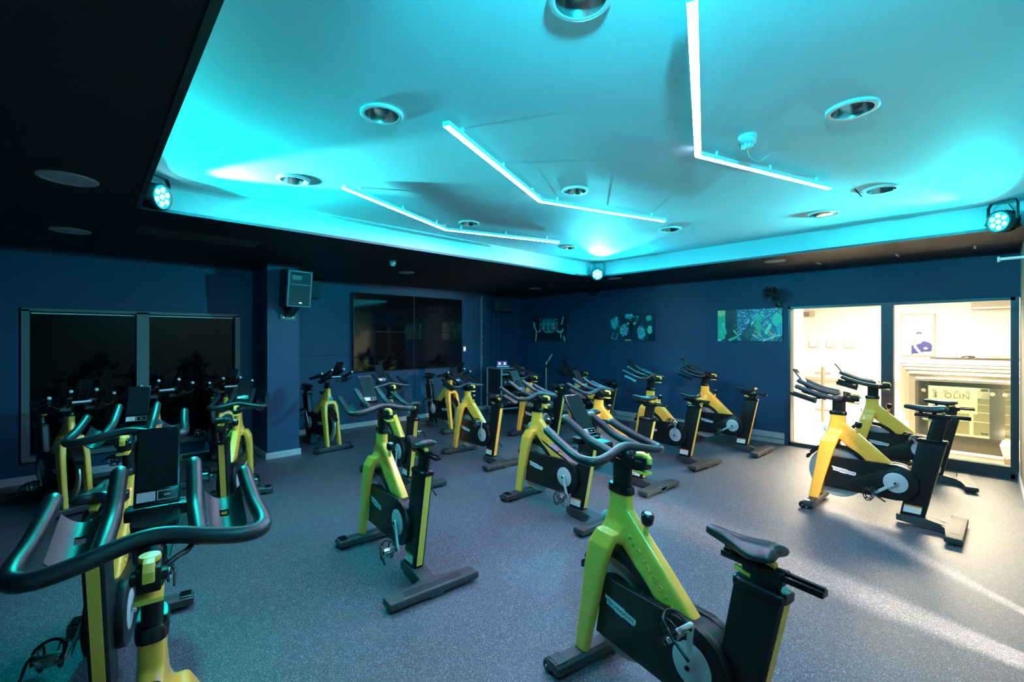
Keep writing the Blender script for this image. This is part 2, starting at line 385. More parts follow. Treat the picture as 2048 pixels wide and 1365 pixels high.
# ------------------------------------------------------------------ the spin bike
HBX = dict(p=4)
def build_bike():
    root = empty('spin_bike')
    pt = {}
    # frame
    b = bmn()
    loft(b, [((0, .292, .905), .029, .061), ((0, .292, .82), .029, .062), ((0, .305, .745), .034, .068), ((0, .322, .69), .055, .070), ((0, .335, .655), .080, .066)], p=4)
    for s in (-1, 1):
        loft(b, [((s*.050, .325, .70), .026, .060), ((s*.076, .345, .635), .027, .066), ((s*.084, .37, .54), .025, .060), ((s*.087, .42, .30), .022, .048), ((s*.087, .468, .075), .021, .040)], p=8, n=28)
    n = Vector((0, -.664, .747))
    loft(b, [((0, .30, .770), .029, .077, n), ((0, .17, .6545), .030, .076, n), ((0, .08, .5745), .031, .076, n), ((0, -.02, .487), .032, .103, (0, -1, 0))], p=7, n=28)
    me = evaluated(b, [('REMESH', dict(mode='VOXEL', voxel_size=.006)), ('SMOOTH', dict(factor=.5, iterations=5))])
    pt['frame'] = fr = link('frame', me, 'yellow_paint', root, smooth=True)
    for s in (-1, 1):
        d = Vector((0, -.747, -.664)) * (1 if s < 0 else -1)
        up = Vector((0, -.664, .747)); nrm = d.cross(up)
        m4 = Matrix.Translation((s*.0308, .10, .598)) @ Matrix((d, up, nrm)).transposed().to_4x4()
        link('lettering', text_mesh('TECHNOGYM', .036, .0036, m4, 1.7), 'yellow_paint', fr)
    b = bmn(); lathe(b, [(0.0001, .008), (.026, .006), (.028, 0), (.0001, -.004)], 20, Matrix.Translation((0, .392, .735)) @ Matrix.Rotation(-PI/2+.15, 4, 'X'))
    bd = finish('badge', b, 'emblem_cyan', fr, smooth=True)
    b = bmn()
    m4 = Matrix.Translation((0, .392, .735)) @ Matrix.Rotation(-PI/2+.15, 4, 'X')
    for i in range(5):
        a = 2*PI*i/5
        vs = [b.verts.new(m4 @ Vector((r*math.cos(a+t), r*math.sin(a+t), .0095))) for r, t in ((.006, 0), (.017, -.35), (.023, 0), (.017, .35))]
        b.faces.new(vs)
    finish('badge_mark', b, 'black_gloss', fr)
    # collar + handlebar post
    b = bmn(); loft(b, [((0, .291, .880), .034, .068), ((0, .291, .905), .034, .068), ((0, .291, .915), .030, .063)], p=3.5)
    finish('collar', b, 'black_gloss', root, autosmooth=40)
    b = bmn(); loft(b, [((0, .290, .72), .022, .052), ((0, .283, 1.045), .022, .052)], p=3)
    for i in range(9): box(b, .0222, .0228, .2335, .2375, .925+i*.012, .931+i*.012)
    pt['handlebar_post'] = finish('handlebar_post', b, 'black_plastic', root, autosmooth=40)
    # head group (moves with handlebar height)
    b = bmn(); loft(b, [((0, .25, 1.025), .028, .085), ((0, .25, 1.055), .030, .09), ((0, .25, 1.075), .026, .085)], p=4)
    box(b, -.022, .022, .13, .20, 1.035, 1.088, .004); box(b, -.034, .034, .145, .18, 1.05, 1.072, .004)
    tube(b, [(0, .25, 1.06), (0, .255, 1.085)], .03, n=14, smooth=False)
    pt['head_clamp'] = hc = finish('head_clamp', b, 'black_plastic', root, autosmooth=40)
    b = bmn(); tube(b, [(.03, .20, 1.06), (.05, .215, 1.07), (.07, .24, 1.07), (.085, .28, 1.075)], .007, n=7); finish('cable', b, 'cable_black', hc, smooth=True)
    b = bmn(); lathe(b, [(.0001, 1.105), (.020, 1.103), (.022, 1.097), (.020, 1.09), (.0001, 1.09)], 16, Matrix.Translation((0, .175, 0)))
    prism(b, [(.175, 1.104), (.132, 1.100), (.118, 1.085), (.118, 1.062), (.132, 1.062), (.134, 1.088), (.175, 1.092)], -.011, .011, .002)
    pt['handlebar_lever'] = finish('handlebar_lever', b, 'yellow_plastic', root, autosmooth=35)
    b = bmn(); prism(b, [(.13, 1.012), (.20, 1.016), (.20, 1.026), (.13, 1.022)], -.026, .026, .003)
    pt['height_lever'] = finish('height_lever', b, 'yellow_plastic', root, autosmooth=35)
    b = bmn()
    tube(b, [(-.222, .575, 1.158), (-.226, .50, 1.131), (-.234, .40, 1.100), (-.243, .315, 1.082), (-.232, .262, 1.076), (-.19, .240, 1.078), (-.12, .245, 1.090), (-.05, .262, 1.105), (0, .268, 1.110),
             (.05, .262, 1.105), (.12, .245, 1.090), (.19, .240, 1.078), (.232, .262, 1.076), (.243, .315, 1.082), (.234, .40, 1.100), (.226, .50, 1.131), (.222, .575, 1.158)], .0210, n=12, k=5)
    for s in (-1, 1):
        tube(b, [(s*.095, .245, 1.092), (s*.091, .33, 1.110), (s*.088, .42, 1.128), (s*.088, .51, 1.165), (s*.088, .595, 1.203)], .0205, n=12, k=5)
    pt['handlebar'] = hb = finish('handlebar', b, 'grip_rubber', root, smooth=True)
    for x, y, z in ((-.222, .5835, 1.161), (.222, .5835, 1.161), (-.088, .603, 1.207), (.088, .603, 1.207)):
        b = bmn(); lathe(b, [(.0001, .006), (.012, .005), (.0155, .001), (.0155, -.006)], 12, Matrix.Translation((x, y, z)) @ Matrix.Rotation(-PI/2+.4, 4, 'X'))
        finish('end_cap', b, 'crank_silver', hb, smooth=True)
    b = bmn(); loft(b, [((0, .29, 1.055), .036, .05), ((0, .44, 1.072), .050, .07), ((0, .45, 1.100), .054, .07)], p=4)
    box(b, -.073, .073, .505, .555, 1.078, 1.110, .005)
    pt['console'] = cs = finish('console', b, 'black_plastic', root, autosmooth=40)
    b = bmn(); box(b, -.066, .066, .5555, .560, 1.096, 1.112, .001); finish('console_plate', b, 'label_grey', cs)
    # tablet
    ang = math.atan2(.14, .19)
    m4 = Matrix.Translation((0, .505, 1.118)) @ Matrix.Rotation(-ang, 4, 'X')
    b = bmn(); box(b, -.053, .053, 0, .013, 0, .245, .004); b.transform(m4)
    pt['tablet'] = tb = finish('tablet', b, 'black_gloss', root, autosmooth=40)
    b = bmn(); box(b, -.048, .048, -.0008, .0002, .048, .236); b.transform(m4); finish('screen', b, 'screen_glass', tb)
    b = bmn(); box(b, -.046, -.004, -.0012, .0002, .012, .040); b.transform(m4); finish('label_card', b, 'label_grey', tb)
    b = bmn()
    for a0, a1, c0, c1 in ((.0, .046, .012, .014), (.0, .046, .038, .040), (.0, .002, .012, .04), (.044, .046, .012, .04), (.016, .030, .024, .028)): box(b, a0, a1, -.0012, .0002, c0, c1)
    b.transform(m4); finish('label_frame', b, 'label_grey', tb)
    b = bmn(); tube(b, [(-.03, .525, 1.12), (-.03, .56, 1.16), (-.03, .60, 1.222)], .006, n=6); tube(b, [(.03, .525, 1.12), (.03, .56, 1.16), (.03, .60, 1.222)], .006, n=6); finish('tablet_stand', b, 'black_plastic', tb, smooth=True)
    # trays
    for s in (-1, 1):
        b = bmn(); N = 9; top, bot = [], []
        g = []
        for j in range(7):
            v = j/6; row = []
            for i in range(N):
                u = i/(N-1); x = s*(.115 + .10*u); y = .43 + .20*v
                z = 1.008 + .036*(2*u-1)**2 + .058*v
                row.append(Vector((x, y, z)))
            g.append(row)
        vt = [[b.verts.new(p) for p in r] for r in g]; vb = [[b.verts.new(p - Vector((0, 0, .005))) for p in r] for r in g]
        for j in range(6):
            for i in range(N-1):
                if j == 3 and 3 <= i <= 4: continue
                b.faces.new((vt[j][i], vt[j][i+1], vt[j+1][i+1], vt[j+1][i])); b.faces.new((vb[j][i], vb[j+1][i], vb[j+1][i+1], vb[j][i+1]))
        for es in ([(0, i, 0, i+1) for i in range(N-1)], [(6, i, 6, i+1) for i in range(N-1)], [(j, 0, j+1, 0) for j in range(6)], [(j, N-1, j+1, N-1) for j in range(6)]):
            for j0, i0, j1, i1 in es: b.faces.new((vt[j0][i0], vt[j1][i1], vb[j1][i1], vb[j0][i0]))
        box(b, min(s*.05, s*.12), max(s*.05, s*.12), .45, .48, 1.022, 1.050)
        pt['tray%d' % s] = finish('dumbbell_tray', b, 'grip_rubber', root, autosmooth=50)
    # resistance knob
    b = bmn(); m4 = Matrix.Translation((0, .145, .745)) @ Matrix.Rotation(R(8), 4, 'X')
    lathe(b, [(.013, -.06), (.012, .0), (.012, .03)], 16, m4, True)
    kn = finish('knob_stem', b, 'yellow_paint', root, smooth=True)
    b = bmn(); lathe(b, [(.0001, .03), (.018, .03), (.0265, .042), (.0285, .072), (.0265, .082), (.0001, .086)], 20, m4); k2 = finish('resistance_knob', b, 'black_gloss', root, smooth=True)
    b = bmn(); lathe(b, [(.0001, .0885), (.015, .087), (.017, .0845), (.0001, .083)], 16, m4); finish('knob_label', b, 'label_grey', k2)
    # chain guard
    pr = [(.335, .488), (.392, .195)] + arc(-.135, .350, .152, 268, 92, 16)
    b = bmn()
    for s in (-1, 1): prism(b, pr, s*.034, s*.070, .007)
    prism(b, [(.06, .478), (.06, .21)] + arc(-.135, .350, .147, 270, 90, 14), -.036, .036)
    cg = finish('chain_guard', b, 'black_plastic', root, autosmooth=30)
    # guard logo
    for s in (-1, 1):
        tilt = R(-7)*(-s)
        d = Vector((0, -math.cos(R(7)), -math.sin(R(7)))) if s < 0 else Vector((0, math.cos(R(7)), math.sin(R(7))))
        up = Vector((0, -d.z, d.y)) if d.y > 0 else Vector((0, d.z, -d.y))
        nrm = d.cross(up)
        m4 = Matrix.Translation((s*.0705, .235, .372)) @ Matrix((d, up, nrm)).transposed().to_4x4()
        b = bmn(); pf = [(-.095, .020), (.030, .020), (.030, .0155), (.094, .0155), (.094, -.0085), (.086, -.0085), (.086, -.017), (.022, -.017), (.022, -.021), (-.028, -.021), (-.028, -.0165), (-.080, -.0165), (-.080, .006), (-.088, .006)]
        prism(b, pf, -.001, .0007, axis='z'); b.transform(m4); lp = finish('logo_plate', b, 'logo_grey', cg)
        t1 = text_mesh('TechnoGym'.upper(), .0255, .0004, m4 @ Matrix.Translation((.003, -.001, .0010)), .98)
        link('logo_lettering', t1, 'logo_black', cg)
    # flywheel
    C = Matrix.Translation((0, .30, .335)) @ AX
    b = bmn(); lathe(b, [(.150, -.006), (.158, -.0085), (.222, -.0085), (.227, -.005), (.227, .005), (.222, .0085), (.158, .0085), (.150, .006), (.150, -.006)], 48, C)
    fw = finish('flywheel', b, 'rim_silver', root, autosmooth=35)
    b = bmn(); lathe(b, [(.0001, -.012), (.05, -.012), (.06, -.004), (.152, -.004), (.152, .004), (.06, .004), (.05, .012), (.0001, .012)], 40, C); finish('flywheel_core', b, 'disc_dark', fw, autosmooth=35)
    b = bmn()
    o_ = arc(.30, .335, .272, 36, 160, 16); i_ = arc(.30, .335, .236, 160, 36, 16)
    prism(b, o_ + i_, -.036, .036, .010)
    finish('flywheel_hood', b, 'black_plastic', root, autosmooth=45)
    b = bmn(); box(b, -.050, .050, .522, .548, .40, .50, .006) if 0 else prism(b, [(.51, .485), (.545, .46), (.548, .425), (.525, .43), (.50, .47)], -.026, .026, .003); finish('brake_shield', b, 'black_gloss', root)
    # crank discs
    for s in (-1, 1):
        b = bmn(); m4 = Matrix.Translation((s*.070, -.135, .350)) @ Matrix.Rotation(s*PI/2, 4, 'Y')
        lathe(b, [(.0001, .004), (.080, .004), (.085, .002), (.085, -.002), (.0001, -.002)], 32, m4); finish('crank_disc', b, 'crank_silver', root, autosmooth=35)
    # crank arms; drawn along +y, spun about x
    for s in (-1, 1):
        b = bmn(); sec = []
        for y, hz, xx in ((-.018, .010, .0), (-.008, .019, .0), (.02, .0165, .001), (.08, .0125, .005), (.14, .0125, .010), (.165, .0145, .011), (.178, .012, .011), (.184, .006, .011)):
            sec.append(sring((s*(.088+xx), y, 0), (.0065, 0, 0), (0, 0, hz), 12, 4))
        rings(b, sec)
        pt['crank%d' % s] = ca = finish('crank_arm', b, 'crank_silver', root, (0, -.135, .350), autosmooth=40)
        b = bmn(); lathe(b, [(.0001, .012), (.009, .012), (.010, 0), (.0001, 0)], 12, Matrix.Translation((s*.090, 0, 0)) @ Matrix.Rotation(s*PI/2, 4, 'Y')); finish('crank_bolt', b, 'black_gloss', ca)
        # pedal about its spindle at (s*.10,.168,0)
        b = bmn(); tube(b, [(0, 0, 0), (s*.10, 0, 0)], .007, n=8, smooth=False)
        for y in (-.032, .032): box(b, min(s*.02, s*.10), max(s*.02, s*.10), y-.006, y+.006, -.010, .010, .002)
        for x in (.022, .058, .094): box(b, s*x-.004, s*x+.004, -.036, .036, -.008, .008, .002)
        box(b, min(s*.035, s*.08), max(s*.035, s*.08), -.018, .018, -.013, .013, .003)
        pd = finish('pedal', b, 'chrome', ca, (s*.105, .168, 0), autosmooth=35); pt['pedal%d' % s] = pd
        b = bmn()
        for x in (.028, .088): tube(b, [(s*x, -.034, -.008), (s*x, -.020, .050), (s*x, .015, .072), (s*x, .055, .050), (s*x, .075, .010), (s*x, .055, -.010), (s*x, .03, -.012)], .0048, n=6, k=3)
        tube(b, [(s*.028, .072, .020), (s*.058, .082, .022), (s*.088, .072, .020)], .0055, n=6, k=3)
        tube(b, [(s*.015, -.012, -.012), (s*.012, -.012, .05), (s*.058, -.012, .078), (s*.104, -.012, .05), (s*.101, -.012, -.012)], .0065, n=6, k=4)
        tube(b, [(s*.104, -.012, .03), (s*.118, -.016, .0), (s*.120, -.02, -.05), (s*.122, -.024, -.085)], .0062, n=6, k=3)
        pt['cage%d' % s] = finish('toe_cage', b, 'black_gloss', ca, (s*.105, .168, 0), smooth=True)
    # seat column
    b = bmn(); loft(b, [((0, -.235, .075), .038, .080), ((0, -.255, .18), .038, .081), ((0, -.365, .735), .038, .087), ((0, -.367, .745), .036, .084)], p=7, n=28)
    sc = finish('seat_column', b, 'black_plastic', root, autosmooth=40)
    b = bmn()
    def cy(z): return -.235 - (z-.075)*.197
    A = [(cy(z) - (.080 + (z-.075)*.0106) - .0012, z) for z in (.105, .735)]
    prism(b, [A[0], A[1], (A[1][0]+.004, A[1][1]), (A[0][0]+.004, A[0][1])], -.021, .021); finish('yellow_strip', b, 'yellow_plastic', sc)
    b = bmn(); prism(b, [(-.178, .112), (-.292, .112), (-.304, .178), (-.190, .178)], -.0388, -.0378); finish('warning_sticker', b, 'sticker_white', sc)
    b = bmn(); prism(b, [(-.190, .166), (-.3015, .166), (-.304, .179), (-.192, .179)], -.0391, -.0382); finish('sticker_band', b, 'sticker_orange', sc)
    b = bmn(); loft(b, [((0, -.365, .725), .044, .093), ((0, -.367, .748), .044, .093), ((0, -.368, .754), .038, .086)], p=6, n=28); finish('column_cap', b, 'black_gloss', sc, autosmooth=40)
    b = bmn(); loft(b, [((0, -.305, .42), .026, .050), ((0, -.405, .905), .026, .050)], p=4); box(b, -.0275, .0275, -.43, -.38, .865, .873)
    pt['seat_post'] = finish('seat_post', b, 'black_plastic', root, autosmooth=40)
    b = bmn(); box(b, -.020, .020, -.585, -.245, .912, .934, .004); box(b, -.027, .027, -.47, -.33, .898, .940, .005); box(b, -.006, .006, -.585, -.25, .934, .942)
    pt['seat_slider'] = sl = finish('seat_slider', b, 'black_gloss', root, autosmooth=40)
    b = bmn(); lathe(b, [(.015, .935), (.015, .955), (.0001, .955)], 14, Matrix.Translation((0, -.37, 0))); finish('lever_boss', b, 'black_plastic', sl)
    b = bmn(); prism(b, [(-.35, .950), (-.395, .953), (-.435, .940), (-.438, .952), (-.40, .972), (-.352, .968)], -.014, .014, .003)
    pt['saddle_lever'] = finish('saddle_lever', b, 'yellow_plastic', root, autosmooth=35)
    b = bmn(); prism(b, [(-.36, .876), (-.30, .886), (-.295, .898), (-.36, .892)], -.020, .020, .003)
    pt['seat_height_lever'] = finish('seat_height_lever', b, 'yellow_plastic', root, autosmooth=35)
    # saddle
    st = [(.000, .006, .998, .010), (.010, .018, 1.006, .020), (.035, .022, 1.009, .028), (.08, .027, 1.007, .034), (.12, .037, 1.005, .038), (.155, .054, 1.006, .042),
          (.19, .070, 1.010, .046), (.225, .078, 1.016, .046), (.252, .077, 1.019, .040), (.272, .068, 1.017, .030), (.280, .055, 1.010, .018)]
    b = bmn(); rs = []
    for k, (t, hw, zt, th) in enumerate(st):
        r = []; n = 24
        for i in range(n):
            a = 2*PI*i/n; c_, s_ = math.cos(a), math.sin(a)
            x = hw*(abs(c_)**.8)*(1 if c_ >= 0 else -1)
            if s_ >= 0: z = zt - .012*(x/hw)**2*(hw/.04) - (1-s_**.6)*.010 - .010*math.exp(-(x/.012)**2)*(1 if .1 < t < .27 else .2)
            else: z = zt - .018 - th*.95*(-s_)**.5
            y = -.175 - t
            if t > .15: y += .030*math.exp(-(x/.022)**2)*((t-.15)/.13)**2
            r.append(Vector((x, y, z)))
        rs.append(r)
    rings(b, rs)
    me = evaluated(b, [('SUBSURF', dict(levels=1, render_levels=1))])
    pt['saddle'] = sd = link('saddle', me, 'saddle_skin', root, smooth=True)
    b = bmn()
    for s in (-1, 1): tube(b, [(s*.012, -.20, .984), (s*.018, -.25, .965), (s*.021, -.31, .962), (s*.024, -.36, .966), (s*.035, -.42, .985)], .0035, n=7, k=3)
    finish('saddle_rail', b, 'black_gloss', sd, smooth=True)
    b = bmn(); lathe(b, [(.013, .925), (.013, .958)], 12, Matrix.Translation((0, -.285, 0)), True); box(b, -.026, .026, -.305, -.265, .955, .968, .003); finish('saddle_clamp', b, 'black_plastic', sd)
    # base
    b = bmn(); prism(b, [(-.135, .082), (-.135, .028), (-.30, .012), (-.56, .012), (-.56, .055), (-.46, .060), (-.33, .090)], -.048, .048, .005); finish('base_foot', b, 'stabilizer_coat', root, autosmooth=35)
    b = bmn()
    prism(b, [(-.305, -.455), (-.305, -.56), (.305, -.56), (.305, -.455), (.10, -.455), (.048, -.40), (-.048, -.40), (-.10, -.455)], .018, .066, .010, 'z')
    rsb = finish('rear_stabilizer', b, 'stabilizer_coat', root, autosmooth=35)
    b = bmn()
    for s in (-1, 1): lathe(b, [(.018, 0), (.02, .004), (.016, .02)], 12, Matrix.Translation((s*.27, -.507, 0)), True)
    finish('foot_pad', b, 'black_plastic', rsb)
    b = bmn(); box(b, -.20, .20, -.535, -.48, .0655, .0672); 
    for i in range(7): box(b, -.195, .195, -.531+i*.0075, -.5285+i*.0075, .067, .0685)
    finish('tread_plate', b, 'stabilizer_coat', rsb)
    b = bmn(); prism(b, [(.425, .025), (.425, .062), (.440, .076), (.500, .076), (.512, .062), (.512, .025)], -.275, .275, .007)
    fs = finish('front_stabilizer', b, 'stabilizer_coat', root, autosmooth=35)
    for s in (-1, 1):
        b = bmn(); lathe(b, [(.0001, -.022), (.026, -.022), (.031, -.016), (.031, .016), (.026, .022), (.0001, .022)], 18, Matrix.Translation((s*.252, .512, .033)) @ AX); wl = finish('transport_wheel', b, 'black_plastic', fs, autosmooth=40)
        b = bmn(); lathe(b, [(.0001, .026), (.008, .025), (.009, .02)], 10, Matrix.Translation((s*.252, .512, .033)) @ Matrix.Rotation(s*PI/2, 4, 'Y')); 
        finish('wheel_bolt', b, 'chrome', fs)
    b = bmn()
    for s in (-1, 1): box(b, s*.235-.028, s*.235+.028, .432, .508, .0755, .080, .001)
    for s in (-1, 1): lathe(b, [(.018, 0), (.02, .004), (.016, .027)], 12, Matrix.Translation((s*.20, .465, 0)), True)
    finish('end_cover', b, 'black_gloss', fs)
    return root

UPPER = {'head_clamp', 'handlebar_lever', 'height_lever', 'handlebar', 'console', 'tablet', 'dumbbell_tray', 'handlebar_post'}
SEAT = {'seat_post', 'seat_slider', 'saddle_lever', 'seat_height_lever', 'saddle'}
bike0 = build_bike()
def base(o): return o.name.split('.')[0]
def copy_tree(o, parent=None):
    c = o.copy(); COL.objects.link(c)
    if parent: c.parent = parent
    for ch in o.children: copy_tree(ch, c)
    return c
def pose(root, h, s, crank):
    for ch in root.children:
        n = base(ch)
        if n in UPPER: ch.location.z = h; ch.location.y = -.04*h
        elif n in SEAT: ch.location.z = s; ch.location.y = -.197*s
        elif n == 'crank_arm':
            left = ch.data.vertices[0].co.x < 0
            a = crank if left else crank + 180
            ch.rotation_euler = (R(a), 0, 0)
            for g in ch.children:
                if base(g) in ('pedal', 'toe_cage'): g.rotation_euler = (R(-a + (-55 if base(g) else 0)), 0, 0)
BIKES = [  # x, y, heading, handlebar, saddle, left crank angle, label
 (1.77, .90, -10.7, -.015, -.119, 96, 'nearest yellow spin bike at lower right, rear stabiliser cut off by the photo', 'spin bikes facing the screens'),
 (1.61, 2.89, -4.5, -.026, -.065, -118, 'lime green lit spin bike alone in the middle foreground, saddle turned to camera', ''),
 (3.20, 2.76, -2.9, -.056, -.03, -112, 'yellow green spin bike showing its full chain guard, left of the nearest handlebar', ''),
 (5.15, .69, -1.6, -.019, .027, -40, 'warm lit yellow spin bike at the right, nearer of two in front of the glass', ''),
 (6.85, .67, 7.9, -.022, -.091, 60, 'yellow spin bike closest to the glazed foyer front, behind the near right one', ''),
 (6.79, 2.66, -1.0, -.035, -.105, -32, 'yellow spin bike along the poster wall just left of the glazed front', ''),
 (5.62, 2.92, -6.0, -.018, -.114, 98, 'yellow spin bike with crank raised, second from the glass under the large poster', ''),
 (4.37, 2.87, -2.9, -.108, -.023, 75, 'spin bike behind the nearest handlebar at right, black saddle before its frame', ''),
 (5.27, 4.88, -1.1, -.119, -.110, 172, 'spin bike in front of the music stand, left of the middle poster', ''),
 (6.73, 4.96, 9.0, -.132, -.149, 40, 'dark spin bike closest to the wall under the middle poster', ''),
 (3.79, 4.64, -2.7, -.135, -.115, 100, 'spin bike in front of the equipment rack, pedal raised beside its chain guard', ''),
 (2.58, 4.61, -6.3, -.048, -.088, -92, 'spin bike just behind the lone middle foreground bike, in front of the video wall', ''),
 (.96, 4.75, -21.4, -.144, -.068, 150, 'spin bike at the left pier, rear column with yellow strip, facing the right hand window', ''),
 (.10, 2.87, -11.4, -.004, -.03, 200, 'spin bike second from the left front, tall black tablet and yellow lever', ''),
 (.08, 1.13, -7.2, .007, -.03, 20, 'spin bike filling the lower left corner with its wide dark handlebar', ''),
 (-.22, 6.14, 198.8, -.075, -.05, 130, 'leftmost spin bike facing the camera before the left window', 'spin bikes facing the camera'),
 (.43, 6.26, 195.9, -.028, -.05, 20, 'spin bike facing the camera before the strip between the two windows', ''),
 (1.22, 6.78, 182.5, -.078, -.08, -10, 'spin bike facing the camera before the right hand window', ''),
 (2.49, 6.85, 185.5, -.044, -.110, -75, 'spin bike facing the camera beside the pier, left of the video wall', ''),
 (4.55, 6.68, 178.6, -.123, -.046, -95, 'spin bike facing the camera under the right half of the video wall', ''),
]
roots = [bike0] + [copy_tree(bike0) for _ in BIKES[1:]]
g = ''
for r, (x, y, th, h, s, ck, lab, grp) in zip(roots, BIKES):
    g = grp or g
    r.location = (x, y, 0); r.rotation_euler = (0, 0, R(th)); tag(r, lab, 'exercise bike', g); pose(r, h, s, ck)

# ------------------------------------------------------------------ ceiling lights
def downlight(x, y, r, lab, grp):
    e = empty('downlight', (x, y, ZC), label=lab, cat='ceiling light', group=grp)
    b = bmn(); lathe(b, [(r*.78, -.004), (r*.80, -.014), (r*.93, -.016), (r, -.010), (r, 0), (r*.78, 0)], 36); finish('rim', b, 'trim_white', e, autosmooth=50)
    b = bmn(); lathe(b, [(r*.79, -.012), (r*.72, .02), (r*.62, .052), (r*.45, .070), (.0001, .072)], 32); finish('reflector', b, 'downlight_reflector', e, smooth=True)
    b = bmn(); box(b, -.012, .012, -r*.4, r*.4, .045, .062, .004); finish('lamp', b, 'dark_inside', e)
cut = []
DL = [(1.28, 1.0, .115, 'large round downlight cut by the top edge of the photo'), (1.16, 2.26, .112, 'round downlight left of the middle bent light strip'),
      (1.15, 3.66, .118, 'round downlight in the bright pool near the left stage lamp'), (2.92, 2.34, .108, 'round downlight at the elbow of the middle light strip'),
      (2.93, 3.77, .108, 'round downlight above the far light strip'), (4.69, 3.87, .105, 'round downlight beside the end of the far light strip'),
      (4.72, 2.44, .118, 'round downlight beside the end of the middle light strip'), (2.95, .50, .118, 'large round downlight at upper right beyond the smoke detector'),
      (4.71, .61, .125, 'round downlight right of the near light strip end')]
for x, y, r, l in DL: downlight(x, y, r, l, 'downlights in the raised ceiling'); cut.append((x, y, r*.80))
e = empty('dome_light', (5.22, 1.11, ZC), label='shallow round ceiling fitting near the right edge of the raised ceiling', cat='ceiling light')
b = bmn(); lathe(b, [(.13, 0), (.13, -.012), (.115, -.016)], 30); finish('rim', b, 'trim_white', e, autosmooth=50)
b = bmn(); lathe(b, [(.114, -.010), (.09, -.022), (.05, -.03), (.0001, -.032)], 30); finish('diffuser', b, 'downlight_reflector', e, smooth=True)
# round holes in the ceiling: rebuilt as a plate with recesses hidden above
co = bpy.data.objects['ceiling']
b = bmn()
me = co.data
def plate_with_holes():
    # cells of a grid; a cell with a hole is bridged to a ring
    bm = bmn(); xs = sorted({CX0-.05, CX1+.05} | {v for x, y, r in cut for v in (x-.15, x+.15)}); 
    def quad(x0, x1, y0, y1):
        bm.faces.new([bm.verts.new(p) for p in ((x0, y0, ZC), (x1, y0, ZC), (x1, y1, ZC), (x0, y1, ZC))])
    cols = sorted({round(v, 4) for v in xs})
    for x0, x1 in zip(cols, cols[1:]):
        cells = [(y-.15, y+.15) for x, y, r in cut if x-.151 < x0 and x+.151 > x1]
        cells.sort(); y = CY0-.05
        for c0, c1 in cells:
            if c0 > y: quad(x0, x1, y, c0)
            y = max(y, c1)
        quad(x0, x1, y, CY1+.05)
    return bm
# (columns overlap between neighbours, so each hole keeps its own square)
def hole_square(bm, x, y, r):
    n = 32; sq = []; ri = []
    for i in range(n):
        a = 2*PI*(i)/n; c, s = math.cos(a), math.sin(a); k = .15/max(abs(c), abs(s))
        sq.append(bm.verts.new((x+c*k, y+s*k, ZC))); ri.append(bm.verts.new((x+c*r, y+s*r, ZC)))
    for i in range(n): bm.faces.new((sq[i], sq[(i+1) % n], ri[(i+1) % n], ri[i]))
def tiled(bm, x0, x1, y0, y1, holes):
    hs = [h for h in holes if x0 < h[0] < x1 and y0 < h[1] < y1]
    def q(a, b_, c, d):
        if b_-a > 1e-5 and d-c > 1e-5: bm.faces.new([bm.verts.new(p) for p in ((a, c, ZC), (b_, c, ZC), (b_, d, ZC), (a, d, ZC))])
    if not hs: q(x0, x1, y0, y1); return
    x, y, r = hs[0]
    rest = hs[1:]
    tiled(bm, x0, x-.15, y0, y1, rest); tiled(bm, x+.15, x1, y0, y1, rest)
    inside = [h for h in rest if abs(h[0]-x) < .30]
    tiled(bm, x-.15, x+.15, y0, y-.15, []); tiled(bm, x-.15, x+.15, y+.15, y1, [])
    hole_square(bm, x, y, r)
b.free(); b = bmn()
bands = [(CY0-.05, .75), (.75, 1.6), (1.6, 3.0), (3.0, CY1+.05)]
for y0, y1 in bands: tiled(b, CX0-.05, CX1+.05, y0, y1, cut)
old = co.data; bpy.data.objects.remove(co)
o = finish('ceiling', b, 'ceiling_paint')
for p in o.data.polygons: pass
tag(o, kind='structure')
b = bmn(); box(b, CX0-.05, CX1+.05, CY0-.05, CY1+.05, ZC+.09, ZC+.14); struct('ceiling_void', b, 'dark_inside')

def flat_lamp(x, y, r, lab):
    e = empty('soffit_lamp', (x, y, ZS), label=lab, cat='ceiling light', group='flat lamps in the black soffit')
    b = bmn(); lathe(b, [(r, 0), (r, -.006), (r*.96, -.010), (r*.84, -.008), (r*.82, 0)], 32); finish('rim', b, 'soffit_lamp', e, autosmooth=50)
    b = bmn(); lathe(b, [(r*.83, -.004), (.0001, -.004)], 32); finish('diffuser', b, 'soffit_lamp', e)
for x, y, r, l in ((-.09, 3.95, .145, 'larger of two dim flat lamps in the black soffit at far left'), (-.12, 5.84, .145, 'lower of two dim flat lamps in the black soffit at far left'),
                   (3.51, 6.06, .12, 'dim flat lamp in the soffit above the video wall, beside a smoke detector'), (6.51, 6.23, .12, 'dim flat lamp in the soffit near the far corner above the left poster'),
                   (6.45, 1.90, .12, 'flat lamp in the soffit above the wall fan'), (6.39, 4.28, .11, 'flat lamp in the soffit right behind the middle stage light')):
    flat_lamp(x, y, r, l)
